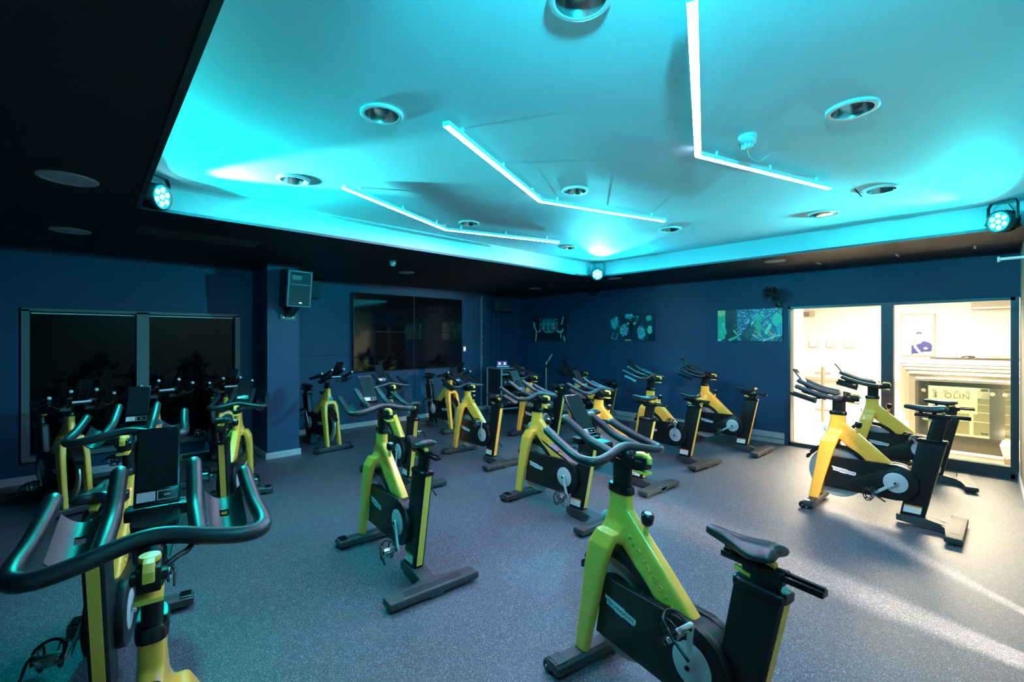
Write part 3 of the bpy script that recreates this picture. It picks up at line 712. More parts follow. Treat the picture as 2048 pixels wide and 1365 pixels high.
# LED strips
ZST = 2.765
def strip(name, pts, lab):
    e = empty(name, (*pts[1], ZST), label=lab, cat='light strip', group='bent light strips under the raised ceiling')
    P = [Vector((p[0]-pts[1][0], p[1]-pts[1][1], 0)) for p in pts]
    for a, c in ((P[0], P[1]), (P[1], P[2])):
        b = bmn(); d = (c-a).normalized(); n = Vector((-d.y, d.x, 0))
        rings(b, [[a+n*.018+Vector((0, 0, -.008)), a-n*.018+Vector((0, 0, -.008)), a-n*.018+Vector((0, 0, .006)), a+n*.018+Vector((0, 0, .006))],
                  [c+n*.018+Vector((0, 0, -.008)), c-n*.018+Vector((0, 0, -.008)), c-n*.018+Vector((0, 0, .006)), c+n*.018+Vector((0, 0, .006))]])
        finish('light_tube', b, 'strip_tube', e)
        b = bmn()  # mounting rail; side walls and end plates added to shield ceiling from tube light
        for o0, o1, za, zb in ((-.0215, .0215, .007, .018), (-.0215, -.0182, -.0086, .007), (.0182, .0215, -.0086, .007)):
            rings(b, [[p_+n*o1+Vector((0, 0, za)), p_+n*o0+Vector((0, 0, za)), p_+n*o0+Vector((0, 0, zb)), p_+n*o1+Vector((0, 0, zb))] for p_ in (a, c)])
        for e_, sg in ((a, -1), (c, 1)):
            if (e_ - P[1]).length > .01:
                q0, q1 = e_, e_ + d*.004*sg
                rings(b, [[p_+n*.0215+Vector((0, 0, -.0088)), p_-n*.0215+Vector((0, 0, -.0088)), p_-n*.0215+Vector((0, 0, .018)), p_+n*.0215+Vector((0, 0, .018))] for p_ in (q0, q1)])
        L_ = (c-a).length
        for t in (.12, .5, .88):
            p = a.lerp(c, t); box(b, p.x-.006, p.x+.006, p.y-.006, p.y+.006, .018, ZC-ZST)
        finish('mounting_rail', b, 'strip_back', e)
strip('light_strip', [(1.42, 2.03), (2.79, 2.61), (4.16, 2.21)], 'middle white light strip bent at an angle, centre of the ceiling')
strip('light_strip', [(1.44, 3.42), (2.79, 3.99), (4.16, 3.59)], 'farthest white light strip, above the video wall side')
strip('light_strip', [(1.51, .70), (2.82, 1.27), (4.18, .85)], 'nearest white light strip, running down from the top edge of the photo')

# stage (par) lights
def par(i, p, a, lab, vis=True):
    p, a = Vector(p), Vector(a); d = (Vector((a.x, a.y, p.z-.25)) - p).normalized()
    e = empty('stage_light', p, label=lab, cat='stage light', group='round LED stage lights in the ceiling corners')
    q = d.to_track_quat('Z', 'X').to_matrix().to_4x4()
    r = .098
    b = bmn(); lathe(b, [(.0001, -.10), (r*.62, -.10), (r*.72, -.085), (r*.86, -.03), (r, .02), (r, .045), (r*.93, .052), (r*.90, .040), (.0001, .036)], 32)
    for k in range(20):
        t = 2*PI*k/20; c, s = math.cos(t), math.sin(t)
        vs = [b.verts.new(v) for v in ((c*r*.6, s*r*.6, -.095), (c*r*.92, s*r*.92, -.08), (c*r*1.03, s*r*1.03, .0), (c*r*.8, s*r*.8, .0))]; b.faces.new(vs)
    b.transform(q); bo = finish('lamp_body', b, 'par_body', e, autosmooth=40)
    b = bmn(); lathe(b, [(.0001, .041), (r*.88, .042)], 32); b.transform(q); finish('lamp_face', b, 'par_lens_dim', e)
    for k in range(7):
        t = 2*PI*k/6; cx, cy_ = (0, 0) if k == 6 else (.052*math.cos(t), .052*math.sin(t))
        b = bmn(); lathe(b, [(.0001, .0495), (.012, .048), (.0185, .043)], 16, Matrix.Translation((cx, cy_, 0))); b.transform(q); finish('lens', b, 'par_lens', e, smooth=True)
    side = d.cross(Vector((0, 0, 1))).normalized(); b = bmn()
    hgt = ZC - p.z - .004
    pts = [side*-.112, side*-.112 + Vector((0, 0, hgt*.8)), side*-.09 + Vector((0, 0, hgt)), side*.09 + Vector((0, 0, hgt)), side*.112 + Vector((0, 0, hgt*.8)), side*.112]
    for u, v in zip(pts, pts[1:]):
        f = Vector((d.x, d.y, 0)).normalized()*.014; t = (v-u).normalized().cross(f).normalized()*.003
        rings(b, [[u+f+t, u-f+t, u-f-t, u+f-t], [v+f+t, v-f+t, v-f-t, v+f-t]])
    finish('yoke', b, 'par_body', e)
    b = bmn(); lathe(b, [(.014, 0), (.012, .022)], 10, Matrix.Translation(side*.112) @ side.to_track_quat('Z', 'X').to_matrix().to_4x4(), True)
    finish('yoke_knob', b, 'par_body', e)
    b = bmn(); bk = -d*.10; tube(b, [bk, bk + Vector((-.0, 0, .06)) - d*.03, side*.03 - d*.10 + Vector((0, 0, hgt*.9))], .004, n=6); finish('cable', b, 'cable_black', e)
for i, (p, a) in enumerate(PARS):
    par(i, p, a, ('glowing stage light hanging in the left corner of the raised ceiling', 'glowing stage light in the far corner of the raised ceiling, above the posters',
                  'glowing stage light at the right edge above the glazed front', 'stage light in the ceiling corner above the camera, out of the photo')[i])

# smoke detectors
def detector(x, y, z, lab, sc=1, wire=False):
    e = empty('smoke_detector', (x, y, z), label=lab, cat='smoke detector')
    b = bmn(); lathe(b, [(.056*sc, 0), (.056*sc, -.018*sc), (.050*sc, -.022*sc), (.050*sc, -.028*sc)], 24, cap=True); finish('base', b, 'white_plastic', e, autosmooth=40)
    b = bmn(); lathe(b, [(.050*sc, -.028*sc), (.052*sc, -.050*sc), (.040*sc, -.062*sc), (.028*sc, -.066*sc), (.026*sc, -.084*sc), (.018*sc, -.090*sc), (.0001, -.090*sc)], 24); finish('head', b, 'white_plastic', e, autosmooth=40)
    b = bmn()
    for k in range(8):
        t = 2*PI*k/8; c, s = math.cos(t), math.sin(t); box(b, c*.033*sc-.004, c*.033*sc+.004, s*.033*sc-.004, s*.033*sc+.004, -.084*sc, -.060*sc)
    finish('vent_fin', b, 'white_plastic', e)
    if wire:
        b = bmn(); tube(b, [(0, 0, -.09), (.03, -.01, -.13), (.09, -.04, -.14), (.12, -.09, -.10), (.17, -.13, -.095)], .0012, n=5); finish('loose_wire', b, 'white_plastic', e)
detector(2.89, 1.0, ZC, 'white smoke detector on the raised ceiling with a loose wire', .9, True)
detector(2.86, 5.28, ZS, 'small smoke detector on the black soffit above the video wall', .8)
# linear vent in the soffit
e = empty('ceiling_vent', (.82, 5.33, ZS), R(0), label='long dark slotted air vent in the black soffit above the pier', cat='vent')
b = bmn(); box(b, -.50, .50, -.15, .15, -.010, 0); finish('vent_frame', b, 'par_body', e)
for y in (-.10, -.02, .06, .13):
    b = bmn(); box(b, -.47, .47, y-.012, y+.012, -.020, -.010); finish('slat', b, 'speaker_body', e)
# soffit gaps on the right: small light tabs
for k, y in enumerate((1.55, .75, .1)):
    b = bmn(); box(b, 6.95, 7.18, y, y+.02, ZS-.006, ZS); tag(finish('trim_%d' % (7+k), b, 'strip_back'), kind='structure')

# ------------------------------------------------------------------ video wall
e = empty('video_wall', (4.6, YN, 1.7), label='black glossy video wall of four screens on the back wall', cat='screen')
xs = (3.41, 4.63, 5.80); zs = (1.0, 1.72, 2.42)
for i in range(2):
    for j in range(2):
        b = bmn(); box(b, xs[i]+.002-4.6, xs[i+1]-.002-4.6, -.10, -.078, zs[j]+.002-1.7, zs[j+1]-.002-1.7, .002); p = finish('screen_panel', b, 'tv_bezel', e)
        b = bmn(); box(b, xs[i]+.008-4.6, xs[i+1]-.008-4.6, -.102, -.099, zs[j]+.008-1.7, zs[j+1]-.008-1.7); finish('screen_glass', b, 'tv_black', p)
b = bmn(); box(b, -1.15, 1.16, -.079, -.0, -.62, .64); finish('wall_mount', b, 'tv_bezel', e)
e = empty('wall_switch', (5.93, YN, 1.37), label='small glowing white switch plate right of the video wall', cat='switch')
b = bmn(); box(b, -.035, .035, -.012, 0, -.06, .06, .003); finish('plate', b, 'white_plastic', e)
b = bmn(); box(b, -.022, .022, -.016, -.012, -.035, .035, .002); finish('rocker', b, 'device_glow', e)

# ------------------------------------------------------------------ speakers
e = empty('loudspeaker', (2.0, 6.33, 2.02), R(8), label='large dark loudspeaker tilted on a bracket high on the pier', cat='speaker')
q = Matrix.Rotation(R(7), 4, 'X')
b = bmn(); prism(b, [(-.165, -.10), (.165, -.10), (.12, .20), (-.12, .20)], 0, .300, .008, 'z'); prism(b, [(-.158, -.012), (.158, -.012), (.12, .20), (-.12, .20)], .296, .48, .008, 'z')
prism(b, [(-.165, -.10), (-.140, -.10), (-.140, 0), (-.155, 0)], .296, .48, .002, 'z'); prism(b, [(.165, -.10), (.140, -.10), (.140, 0), (.155, 0)], .296, .48, .002, 'z'); box(b, -.16, .16, -.10, 0, .462, .48, .003); b.transform(q); bd = finish('cabinet', b, 'speaker_body', e, autosmooth=40)
b = bmn(); box(b, -.150, .150, -.108, -.099, .02, .285, .004); b.transform(q); finish('grille', b, 'speaker_grille', e)
b = bmn()
fr_ = [(-.135, .305), (.135, .305), (.135, .455), (-.135, .455)]; bk_ = [(-.06, .355), (.06, .355), (.06, .415), (-.06, .415)]
A = [b.verts.new((x, -.104, z)) for x, z in fr_]; B = [b.verts.new((x, -.02, z)) for x, z in bk_]
for i in range(4): b.faces.new((A[i], A[(i+1) % 4], B[(i+1) % 4], B[i]))
b.transform(q); finish('horn', b, 'speaker_front', e)
b = bmn(); box(b, -.066, .066, -.022, -.013, .350, .420); b.transform(q); finish('horn_throat', b, 'tv_bezel', e)
b = bmn(); box(b, -.158, .158, -.112, -.1, .455, .472, .002); box(b, -.158, .158, -.112, -.1, .287, .303, .002); box(b, -.158, -.137, -.112, -.1, .01, .47, .002); box(b, .137, .158, -.112, -.1, .01, .47, .002); box(b, -.158, .158, -.112, -.1, .004, .02, .002); b.transform(q); finish('front_frame', b, 'speaker_front', e)
b = bmn(); box(b, .0, .035, -.112, -.107, .05, .066, .002); b.transform(q); finish('badge', b, 'device_glow', e)
b = bmn(); prism(b, [(-.05, -.01), (.19, -.02), (.19, -.13), (.15, -.13)], -.05, .05); box(b, -.10, .10, .185, .195, -.17, -.10); finish('bracket', b, 'par_body', e)
b = bmn()
for x in (-.06, .06): lathe(b, [(.0001, .012), (.012, .01), (.014, 0)], 12, Matrix.Translation((x, .185, -.14)) @ Matrix.Rotation(PI/2, 4, 'X'))
finish('bolt', b, 'chrome', e)
e = empty('small_speaker', (2.74, YN-.08, 2.26), label='small dark speaker on the back wall just right of the large loudspeaker', cat='speaker')
b = bmn(); box(b, -.09, .07, -.12, .08, 0, .29, .01); finish('cabinet', b, 'speaker_body', e)
b = bmn(); box(b, -.078, .058, -.124, -.119, .012, .278, .003); finish('grille', b, 'speaker_grille', e)
e = empty('corner_speaker', (6.98, YN-.02, 2.20), label='dark box speaker high on the back wall near the far corner', cat='speaker')
b = bmn(); prism(b, [(-.42, -.25), (.10, -.25), (.10, .02), (-.22, .02)], 0, .28, .01, 'z'); finish('cabinet', b, 'speaker_body', e)
b = bmn(); box(b, -.40, .08, -.256, -.249, .02, .26, .003); finish('grille', b, 'speaker_grille', e)

# ------------------------------------------------------------------ equipment rack
e = empty('equipment_rack', (6.42, 7.02, 0), R(-8), label='open metal framed equipment rack on casters in the far corner', cat='equipment rack')
W, D_, Z0, Z1 = .28, .27, .16, .98
b = bmn()
for sx in (-1, 1):
    for sy in (-1, 1): box(b, sx*W-.013, sx*W+.013, sy*D_-.013, sy*D_+.013, Z0, Z1, .002)
for z in (Z0, Z1):
    for s in (-1, 1): box(b, -W, W, s*D_-.013, s*D_+.013, z-.013, z+.013); box(b, s*W-.013, s*W+.013, -D_, D_, z-.013, z+.013)
finish('rack_frame', b, 'rack_metal', e)
b = bmn(); box(b, -W+.01, -W+.02, -D_, D_, Z0, Z1); box(b, -W, W, D_-.01, D_, Z0, Z1); box(b, W-.02, W-.01, -D_, D_, Z0, Z1); finish('side_panel', b, 'rack_panel', e)
b = bmn(); box(b, -W, W, -D_, D_, Z0, Z0+.012); box(b, -W, W, -D_, D_, Z1-.006, Z1+.008); finish('deck', b, 'rack_panel', e)
for z, h, m in ((.84, .04, 'rack_metal'), (.90, .05, 'rack_panel'), (.62, .16, 'rack_panel'), (.38, .10, 'rack_panel'), (.22, .13, 'rack_panel')):
    b = bmn(); box(b, -W+.03, W-.03, -D_+.01, D_-.06, z, z+h, .004); u = finish('rack_unit', b, m, e)
    b = bmn()
    for k in range(4): box(b, -.19+k*.10, -.16+k*.10, -D_+.004, -D_+.010, z+h*.35, z+h*.65)
    finish('control', b, 'crank_silver' if m == 'rack_panel' else 'emblem_cyan', u)
for sx in (-1, 1):
    for z in (.26, .56, .88):
        b = bmn(); box(b, sx*W-.022, sx*W+.022, -D_-.022, -D_-.006, z, z+.07, .003); finish('butterfly_latch', b, 'rack_metal', e)
for sx in (-1, 1):
    for sy in (-1, 1):
        b = bmn(); box(b, sx*.24-.02, sx*.24+.02, sy*.22-.02, sy*.22+.02, .10, .15, .003); cf = finish('caster', b, 'rack_metal', e)
        b = bmn(); lathe(b, [(.0001, -.014), (.045, -.014), (.05, -.010), (.05, .010), (.045, .014), (.0001, .014)], 20, Matrix.Translation((sx*.24, sy*.22, .052)) @ AX); finish('wheel', b, 'caster_blue', cf)
b = bmn(); box(b, .20, .24, -D_-.006, -D_, .20, .215); finish('indicator', b, 'led_blue', e)
e = empty('mixer_display', (6.27, 6.95, 1.0), R(-38), label='pair of small lit displays standing on the equipment rack', cat='display')
b = bmn(); box(b, -.12, .14, -.08, .08, 0, .03, .005); finish('base', b, 'crank_silver', e)
for x in (-.055, .055):
    b = bmn(); prism(b, [(-.01, .03), (.03, .12), (.05, .12), (.05, .03)], x-.048, x+.048, .003); finish('display_case', b, 'crank_silver', e)
    b = bmn(); prism(b, [(-.011, .034), (.028, .116), (.026, .117), (-.013, .035)], x-.040, x+.040); finish('display', b, 'device_blue', e)
    b = bmn(); prism(b, [(-.006, .05), (.016, .095), (.013, .096), (-.009, .051)], x-.018, x+.018); finish('display_picture', b, 'device_glow', e)
# music stand / instructor stand
e = empty('music_stand', (7.0, 6.38, 0), R(-50), label='tall slim stand with a tilted screen against the poster wall, far corner', cat='stand')
b = bmn(); tube(b, [(0, 0, .02), (0, 0, 1.02), (.03, .0, 1.10), (.12, .0, 1.26)], .018, n=8, k=4); finish('pole', b, 'rack_metal', e, smooth=True)
b = bmn()
for k in range(3): t = 2*PI*k/3; tube(b, [(0, 0, .05), (.26*math.cos(t), .26*math.sin(t), .012)], .012, n=7, smooth=False)
finish('base', b, 'rack_metal', e)
q = Matrix.Translation((.01, 0, 1.0)) @ Matrix.Rotation(R(32), 4, 'Y')
b = bmn(); box(b, -.014, .014, -.16, .16, .0, .40, .004); b.transform(q); t_ = finish('screen_case', b, 'black_gloss', e)
b = bmn(); box(b, -.0135, -.0118, -.12, .12, .01, .33); b.transform(q); finish('screen', b, 'screen_glass', t_)
b = bmn(); box(b, -.13, .02, -.10, .10, 1.02, 1.05, .004); finish('shelf', b, 'black_plastic', e)

# ------------------------------------------------------------------ wall fan
e = empty('wall_fan', (XR, 2.20, 2.14), label='black round wall fan above the large poster', cat='fan')
m4 = Matrix.Translation((-.27, .03, .12)) @ Vector((-.75, .15, -.45)).to_track_quat('Z', 'Y').to_matrix().to_4x4()
b = bmn()
for r_, z in ((.11, .035), (.08, .045), (.05, .05), (.125, 0), (.11, -.035)):
    n = 24
    tube(b, [m4 @ Vector((r_*math.cos(2*PI*i/n), r_*math.sin(2*PI*i/n), z)) for i in range(n+1)], .004, n=5, smooth=False)
for k in range(12):
    t = 2*PI*k/12; tube(b, [m4 @ Vector((.02*math.cos(t), .02*math.sin(t), .052)), m4 @ Vector((.11*math.cos(t), .11*math.sin(t), .035)), m4 @ Vector((.125*math.cos(t), .125*math.sin(t), 0)), m4 @ Vector((.06*math.cos(t), .06*math.sin(t), -.05))], .0025, n=5, smooth=False)
finish('fan_cage', b, 'par_body', e)
for k in range(4):
    t = 2*PI*k/4; b = bmn(); vs = [b.verts.new(m4 @ Vector((r_*math.cos(t+a), r_*math.sin(t+a), z))) for r_, a, z in ((.02, 0, -.005), (.10, -.15, -.012), (.105, .75, .014), (.02, .9, .005))]; f = b.faces.new(vs)
    ex = bmesh.ops.extrude_face_region(b, geom=[f]); bmesh.ops.translate(b, vec=(.002, 0, .001), verts=[v for v in ex['geom'] if isinstance(v, bmesh.types.BMVert)]); finish('blade', b, 'tv_bezel', e)
b = bmn(); lathe(b, [(.0001, -.12), (.045, -.115), (.055, -.06), (.04, -.03), (.03, .03), (.0001, .03)], 18, m4); finish('motor', b, 'par_body', e, smooth=True)
b = bmn(); tube(b, [(-.21, .02, .07), (-.15, 0, .0), (-.10, 0, -.05), (-.02, 0, -.05)], .016, n=8, k=3); box(b, -.02, 0, -.04, .04, -.10, .04, .004); finish('arm', b, 'par_body', e)
# white rail at right edge
e = empty('wall_rail', (5.0, YS, 2.20), label='short white metal rail sticking out from the side wall at the right edge', cat='rail')
b = bmn(); box(b, -.02, .02, 0, .20, -.012, .002, .002); box(b, -.024, .024, 0, .20, -.004, .004, .001); finish('rail', b, 'trim_white', e)
b = bmn(); box(b, -.028, .028, .185, .20, -.022, .012, .003); finish('rail_end', b, 'white_plastic', e)

# ------------------------------------------------------------------ flat prints
def canvas(w_, h_, col): a = np.zeros((h_, w_, 3)); a[:] = col; return a
def ell(a, cx, cy_, rx, ry, col, rot=0, al=1):
    h_, w_ = a.shape[:2]; Y, X = np.mgrid[0:h_, 0:w_]; X = (X+.5)/w_; Y = (Y+.5)/h_; asp = w_/h_
    dx = (X-cx)*asp; dy = (Y-cy_); c, s = math.cos(R(rot)), math.sin(R(rot)); u = dx*c+dy*s; v = -dx*s+dy*c
    m = (u/(rx*asp))**2 + (v/ry)**2 < 1; a[m] = a[m]*(1-al) + np.array(col)*al
def line(a, x0, y0, x1, y1, wd, col, wd2=None):
    h_, w_ = a.shape[:2]; Y, X = np.mgrid[0:h_, 0:w_]; asp = w_/h_; X = (X+.5)/w_*asp; Y = (Y+.5)/h_; x0, x1 = x0*asp, x1*asp
    dx, dy = x1-x0, y1-y0; t = np.clip(((X-x0)*dx+(Y-y0)*dy)/(dx*dx+dy*dy+1e-9), 0, 1); d = np.hypot(X-x0-t*dx, Y-y0-t*dy)
    a[d < wd + ((wd2 if wd2 is not None else wd)-wd)*t] = col
def rect(a, x0, y0, x1, y1, col):
    h_, w_ = a.shape[:2]; a[int(y0*h_):int(y1*h_), int(x0*w_):int(x1*w_)] = col
def speck(a, x0, y0, x1, y1, n, cols, rng):
    h_, w_ = a.shape[:2]
    for _ in range(n):
        x = int(rng.uniform(x0, x1)*w_); y = int(rng.uniform(y0, y1)*h_); c = cols[rng.integers(len(cols))]
        a[y:y+rng.integers(1, 3), x:x+rng.integers(1, 3)] = c
def picture(name, a, o, ux, uz, m, parent=None):
    """grid in a plane: o top left, ux vector across, uz vector down; one face per canvas cell"""
    h_, w_ = a.shape[:2]; o, ux, uz = Vector(o), Vector(ux), Vector(uz)
    vs = [tuple(o + ux*(i/w_) + uz*(j/h_)) for j in range(h_+1) for i in range(w_+1)]
    fs = [(j*(w_+1)+i, (j+1)*(w_+1)+i, (j+1)*(w_+1)+i+1, j*(w_+1)+i+1) for j in range(h_) for i in range(w_)]
    me = bpy.data.meshes.new(name); me.from_pydata(vs, [], fs)
    at = me.color_attributes.new('print', 'FLOAT_COLOR', 'CORNER')
    c = np.ones((h_*w_, 4, 4), np.float32); c[:, :, :3] = a.reshape(-1, 1, 3); at.data.foreach_set('color', c.ravel())
    return link(name, me, m, parent)
rng = np.random.default_rng(5)
TE, LT, DK, BL, YE, PU = (.05, .62, .45), (.25, .75, .60), (.006, .02, .05), (.01, .12, .32), (.75, .72, .25), (.35, .25, .60)
# large poster: riders leaning forward before a sparkling screen
a3 = canvas(132, 66, (.01, .10, .22))
rect(a3, 0, 0, .13, 1, (.03, .50, .32)); ell(a3, .05, .06, .09, .13, (.60, .75, .28)); rect(a3, .13, 0, .32, 1, DK)
speck(a3, .32, .0, 1, .95, 900, [(.10, .45, .62), (.30, .75, .85), (.02, .2, .4), (.6, .85, .9), DK], rng)
ell(a3, .93, .35, .075, .20, (.04, .58, .42)); ell(a3, .97, .62, .05, .2, (.02, .35, .5))
ell(a3, .09, .46, .022, .06, LT); line(a3, .09, .55, .14, .75, .07, (.05, .6, .42), .03); line(a3, .05, .68, .11, .98, .05, TE, .02)
ell(a3, .285, .53, .02, .055, (.02, .2, .22)); line(a3, .27, .60, .21, .80, .09, DK, .10); line(a3, .27, .66, .33, .82, .025, (.45, .6, .35)); line(a3, .20, .95, .31, .85, .05, (.05, .5, .25))
ell(a3, .655, .30, .065, .145, (.03, .36, .30)); ell(a3, .64, .26, .05, .10, (.05, .45, .36))
line(a3, .56, .52, .46, .88, .13, (.008, .03, .05), .17); line(a3, .60, .45, .67, .62, .11, (.03, .32, .28), .07); line(a3, .57, .44, .55, .62, .06, LT, .04)
line(a3, .63, .50, .64, .62, .045, (.10, .55, .45)); line(a3, .69, .50, .86, .92, .045, (.02, .12, .14), .025); line(a3, .70, .52, .86, .92, .012, YE); line(a3, .58, .60, .73, .95, .045, (.01, .08, .10), .03); line(a3, .60, .66, .74, .96, .012, YE)
line(a3, .62, .46, .48, .80, .075, (.01, .09, .12), .10); line(a3, .64, .44, .66, .60, .07, (.06, .42, .34), .05); line(a3, .67, .48, .84, .90, .035, (.05, .38, .30), .02); line(a3, .60, .50, .72, .93, .030, (.08, .45, .34), .018); line(a3, .57, .80, .66, .93, .03, (.6, .5, .3), .01); ell(a3, .82, .52, .025, .07, LT); line(a3, .80, .60, .77, .72, .05, LT); line(a3, .80, .66, .88, .84, .025, (.6, .4, .25)); line(a3, .72, .98, .95, .80, .02, (.5, .7, .5)); rect(a3, .0, .93, .06, .99, LT)
line(a3, .08, .98, .30, .80, .03, DK); line(a3, .94, .98, 1., .84, .03, DK)
# middle poster: bike frame in front of glowing scribbles
a2 = canvas(92, 58, (.01, .05, .09))
for cx, cy_, rx, ry in ((.13, .30, .12, .28), (.33, .58, .12, .26), (.73, .70, .10, .28), (.45, .08, .1, .1)):
    for _ in range(40):
        t = rng.uniform(0, 6.28, 2); q0 = rng.uniform(.3, 1, 2)
        line(a2, cx+rx*q0[0]*math.cos(t[0]), cy_+ry*q0[0]*math.sin(t[0]), cx+rx*q0[1]*math.cos(t[1]), cy_+ry*q0[1]*math.sin(t[1]), .010, [(.05, .55, .55), (.12, .75, .78), (.02, .35, .45)][rng.integers(3)])
line(a2, .30, .48, .42, .78, .012, PU); line(a2, .40, .55, .36, .72, .012, PU)
ell(a2, .90, .60, .05, .16, TE); ell(a2, .88, .18, .06, .10, (.05, .5, .4)); rect(a2, .88, .75, 1, 1, DK)
line(a2, .50, .12, .66, .10, .012, (.1, .4, .45)); line(a2, .50, .12, .48, .30, .012, (.1, .4, .45)); line(a2, .66, .10, .60, .30, .012, (.1, .4, .45))
line(a2, .43, .36, .58, .36, .045, (.30, .55, .25)); line(a2, .50, .34, .50, .60, .07, DK); line(a2, .48, .60, .36, .98, .02, DK); line(a2, .50, .60, .50, 1, .03, DK); line(a2, .54, .60, .60, .98, .02, DK)
line(a2, .04, .90, .16, .95, .012, (.1, .55, .6)); line(a2, .16, .95, .20, .72, .012, (.1, .55, .6)); line(a2, .04, .9, .10, .7, .012, (.1, .55, .6)); rect(a2, .36, .96, .50, 1, (.5, .5, .2))
# small poster: studio with sparkling screen and riders with arms raised
a1 = canvas(72, 54, (.006, .02, .04))
speck(a1, .20, .04, .78, .60, 330, [(.03, .30, .38), (.15, .55, .6), (.01, .15, .22)], rng); ell(a1, .48, .18, .17, .15, (.02, .24, .28))
for x in (.33, .48, .64): line(a1, x, .30, x, .50, .035, (.10, .55, .55)); line(a1, x-.07, .28, x+.07, .28, .014, (.1, .5, .5)); ell(a1, x, .23, .02, .035, TE)
line(a1, .38, .62, .62, .62, .02, (.1, .45, .45)); line(a1, .03, .22, .05, .42, .035, LT); line(a1, .05, .42, .12, .60, .03, LT, .02); line(a1, .12, .60, .22, .58, .02, LT); line(a1, .22, .58, .23, .48, .014, LT); line(a1, .11, .62, .09, .98, .025, (.35, .7, .4))
line(a1, .93, .02, .88, .30, .02, LT); line(a1, .76, .55, .80, .62, .02, LT); line(a1, .80, .62, .90, .60, .03, LT); line(a1, .90, .60, .92, .50, .02, LT); line(a1, .86, .64, .86, .86, .02, (.3, .6, .4)); line(a1, .94, .80, .97, .98, .03, TE)
for nm, aa, y0, y1, z0, z1, lab in (('poster', a3, 3.11, 2.15, 1.55, 2.06, 'large poster of riders leaning over bikes, nearest the glazed front'),
                                    ('poster', a2, 5.25, 4.26, 1.55, 2.07, 'middle poster of a bike frame before glowing cyan scribbles'),
                                    ('poster', a1, 7.39, 6.39, 1.53, 2.08, 'leftmost poster of a dark studio with riders, arms raised')):
    e = empty(nm, (XR-.004, (y0+y1)/2, (z0+z1)/2), label=lab, cat='poster', group='posters on the right wall')
    yc, zc = (y0+y1)/2, (z0+z1)/2
    b = bmn(); box(b, -.018, 0, y1-yc, y0-yc, z0-zc, z1-zc, .001); finish('board', b, 'tv_bezel', e)
    picture('print', aa, (-.0188, y0-yc, z1-zc), (0, y1-y0, 0), (0, 0, z0-z1), 'poster_print', e)

# ------------------------------------------------------------------ foyer things
# wall display with a person in a blue shirt
aS = canvas(60, 78, (.95, .95, .95))
ell(aS, .72, .80, .26, .13, (.02, .02, .35)); rect(aS, .30, .78, .98, .98, (.02, .02, .33)); ell(aS, .55, .46, .10, .035, (.10, .14, .30)); ell(aS, .55, .60, .12, .13, (.95, .93, .9)); ell(aS, .40, .70, .10, .05, (.95, .70, .45), 40)
line(aS, .42, .80, .60, .97, .035, (.95, .88, .8)); line(aS, .60, .97, .95, .95, .035, (.95, .88, .8)); ell(aS, .77, .84, .07, .03, (.9, .92, .95)); rect(aS, .30, .86, .36, 1, (.1, .02, .25))
e = empty('wall_display', (20.46, 0, 0), label='upright wall display showing a person in a blue shirt, beyond the glass', cat='screen')
y0, y1, z0, z1 = 2.05, 1.29, 1.05, 2.38
b = bmn(); box(b, -.06, 0, y1-.05, y0+.05, z0-.05, z1+.05, .005); bz = finish('bezel', b, 'foyer_cream', e)
picture('picture', aS, (-.062, y0, z1), (0, y1-y0, 0), (0, 0, z0-z1), 'display_print', e)
DISP = e

for k, (ya, yb) in enumerate(((4.82, 4.54), (4.27, 3.97), (3.70, 3.39))):
    e = empty('wall_terminal', (20.5, (ya+yb)/2, 1.37), label=('left', 'middle', 'right')[k] + ' of three small pale wall terminals beyond the glass', cat='terminal', group='terminals on the foyer wall')
    b = bmn(); box(b, -.07, 0, -.15, .15, -.13, .12, .02); finish('case', b, 'foyer_cream', e)
    b = bmn(); box(b, -.076, -.07, -.125, .125, -.08, .10); finish('display', b, 'paper', e)
e = empty('exit_sign', (20.46, 4.9, 2.55), label='small dark framed sign high on the foyer wall at far left', cat='sign')
b = bmn(); box(b, -.08, 0, -.26, .16, -.12, .10, .01); finish('case', b, 'foyer_cream', e)
for z in (-.08, -.03, .02): b = bmn(); box(b, -.086, -.08, -.10, .14, z, z+.025); finish('dark_bar', b, 'desk_black', e)
e = empty('air_unit', (20.4, -.15, 2.62), label='pale air conditioning unit high on the foyer wall, upper right pane', cat='air conditioner')
b = bmn(); box(b, -.25, .1, -.55, .55, -.12, .14, .03); finish('case', b, 'foyer_cream', e)
b = bmn(); box(b, -.256, -.25, -.5, .5, -.10, -.06); finish('louvre', b, 'stainless_light', e)
# glass gate post in the left pane
e = empty('gate_post', (10.3, 2.20, 0), label='slim steel gate post with clamps seen through the left pane', cat='post')
b = bmn(); lathe(b, [(.09, 0), (.09, .012), (.028, .016), (.028, 1.05), (.0001, 1.05)], 16); finish('post', b, 'stainless', e, autosmooth=40)
for z in (.22, .93): b = bmn(); box(b, -.018, .018, -.13, .13, z-.022, z+.022, .012); finish('clamp', b, 'stainless', e)
b = bmn(); box(b, -.004, .004, .05, .70, .12, 1.0); finish('glass_panel', b, 'clear_glass', e)
# floor mat
e = empty('floor_mat', (12.2, 2.95, 0), label='pale striped mat on the foyer floor behind the gate post', cat='mat')
b = bmn(); box(b, -.85, .85, -.42, .48, 0, .012); finish('mat', b, 'grey_mark', e)
for y in (-.32, -.12, .08, .28): b = bmn(); box(b, -.75, .6, y, y+.12, .011, .0135); finish('stripe', b, 'paper', e)
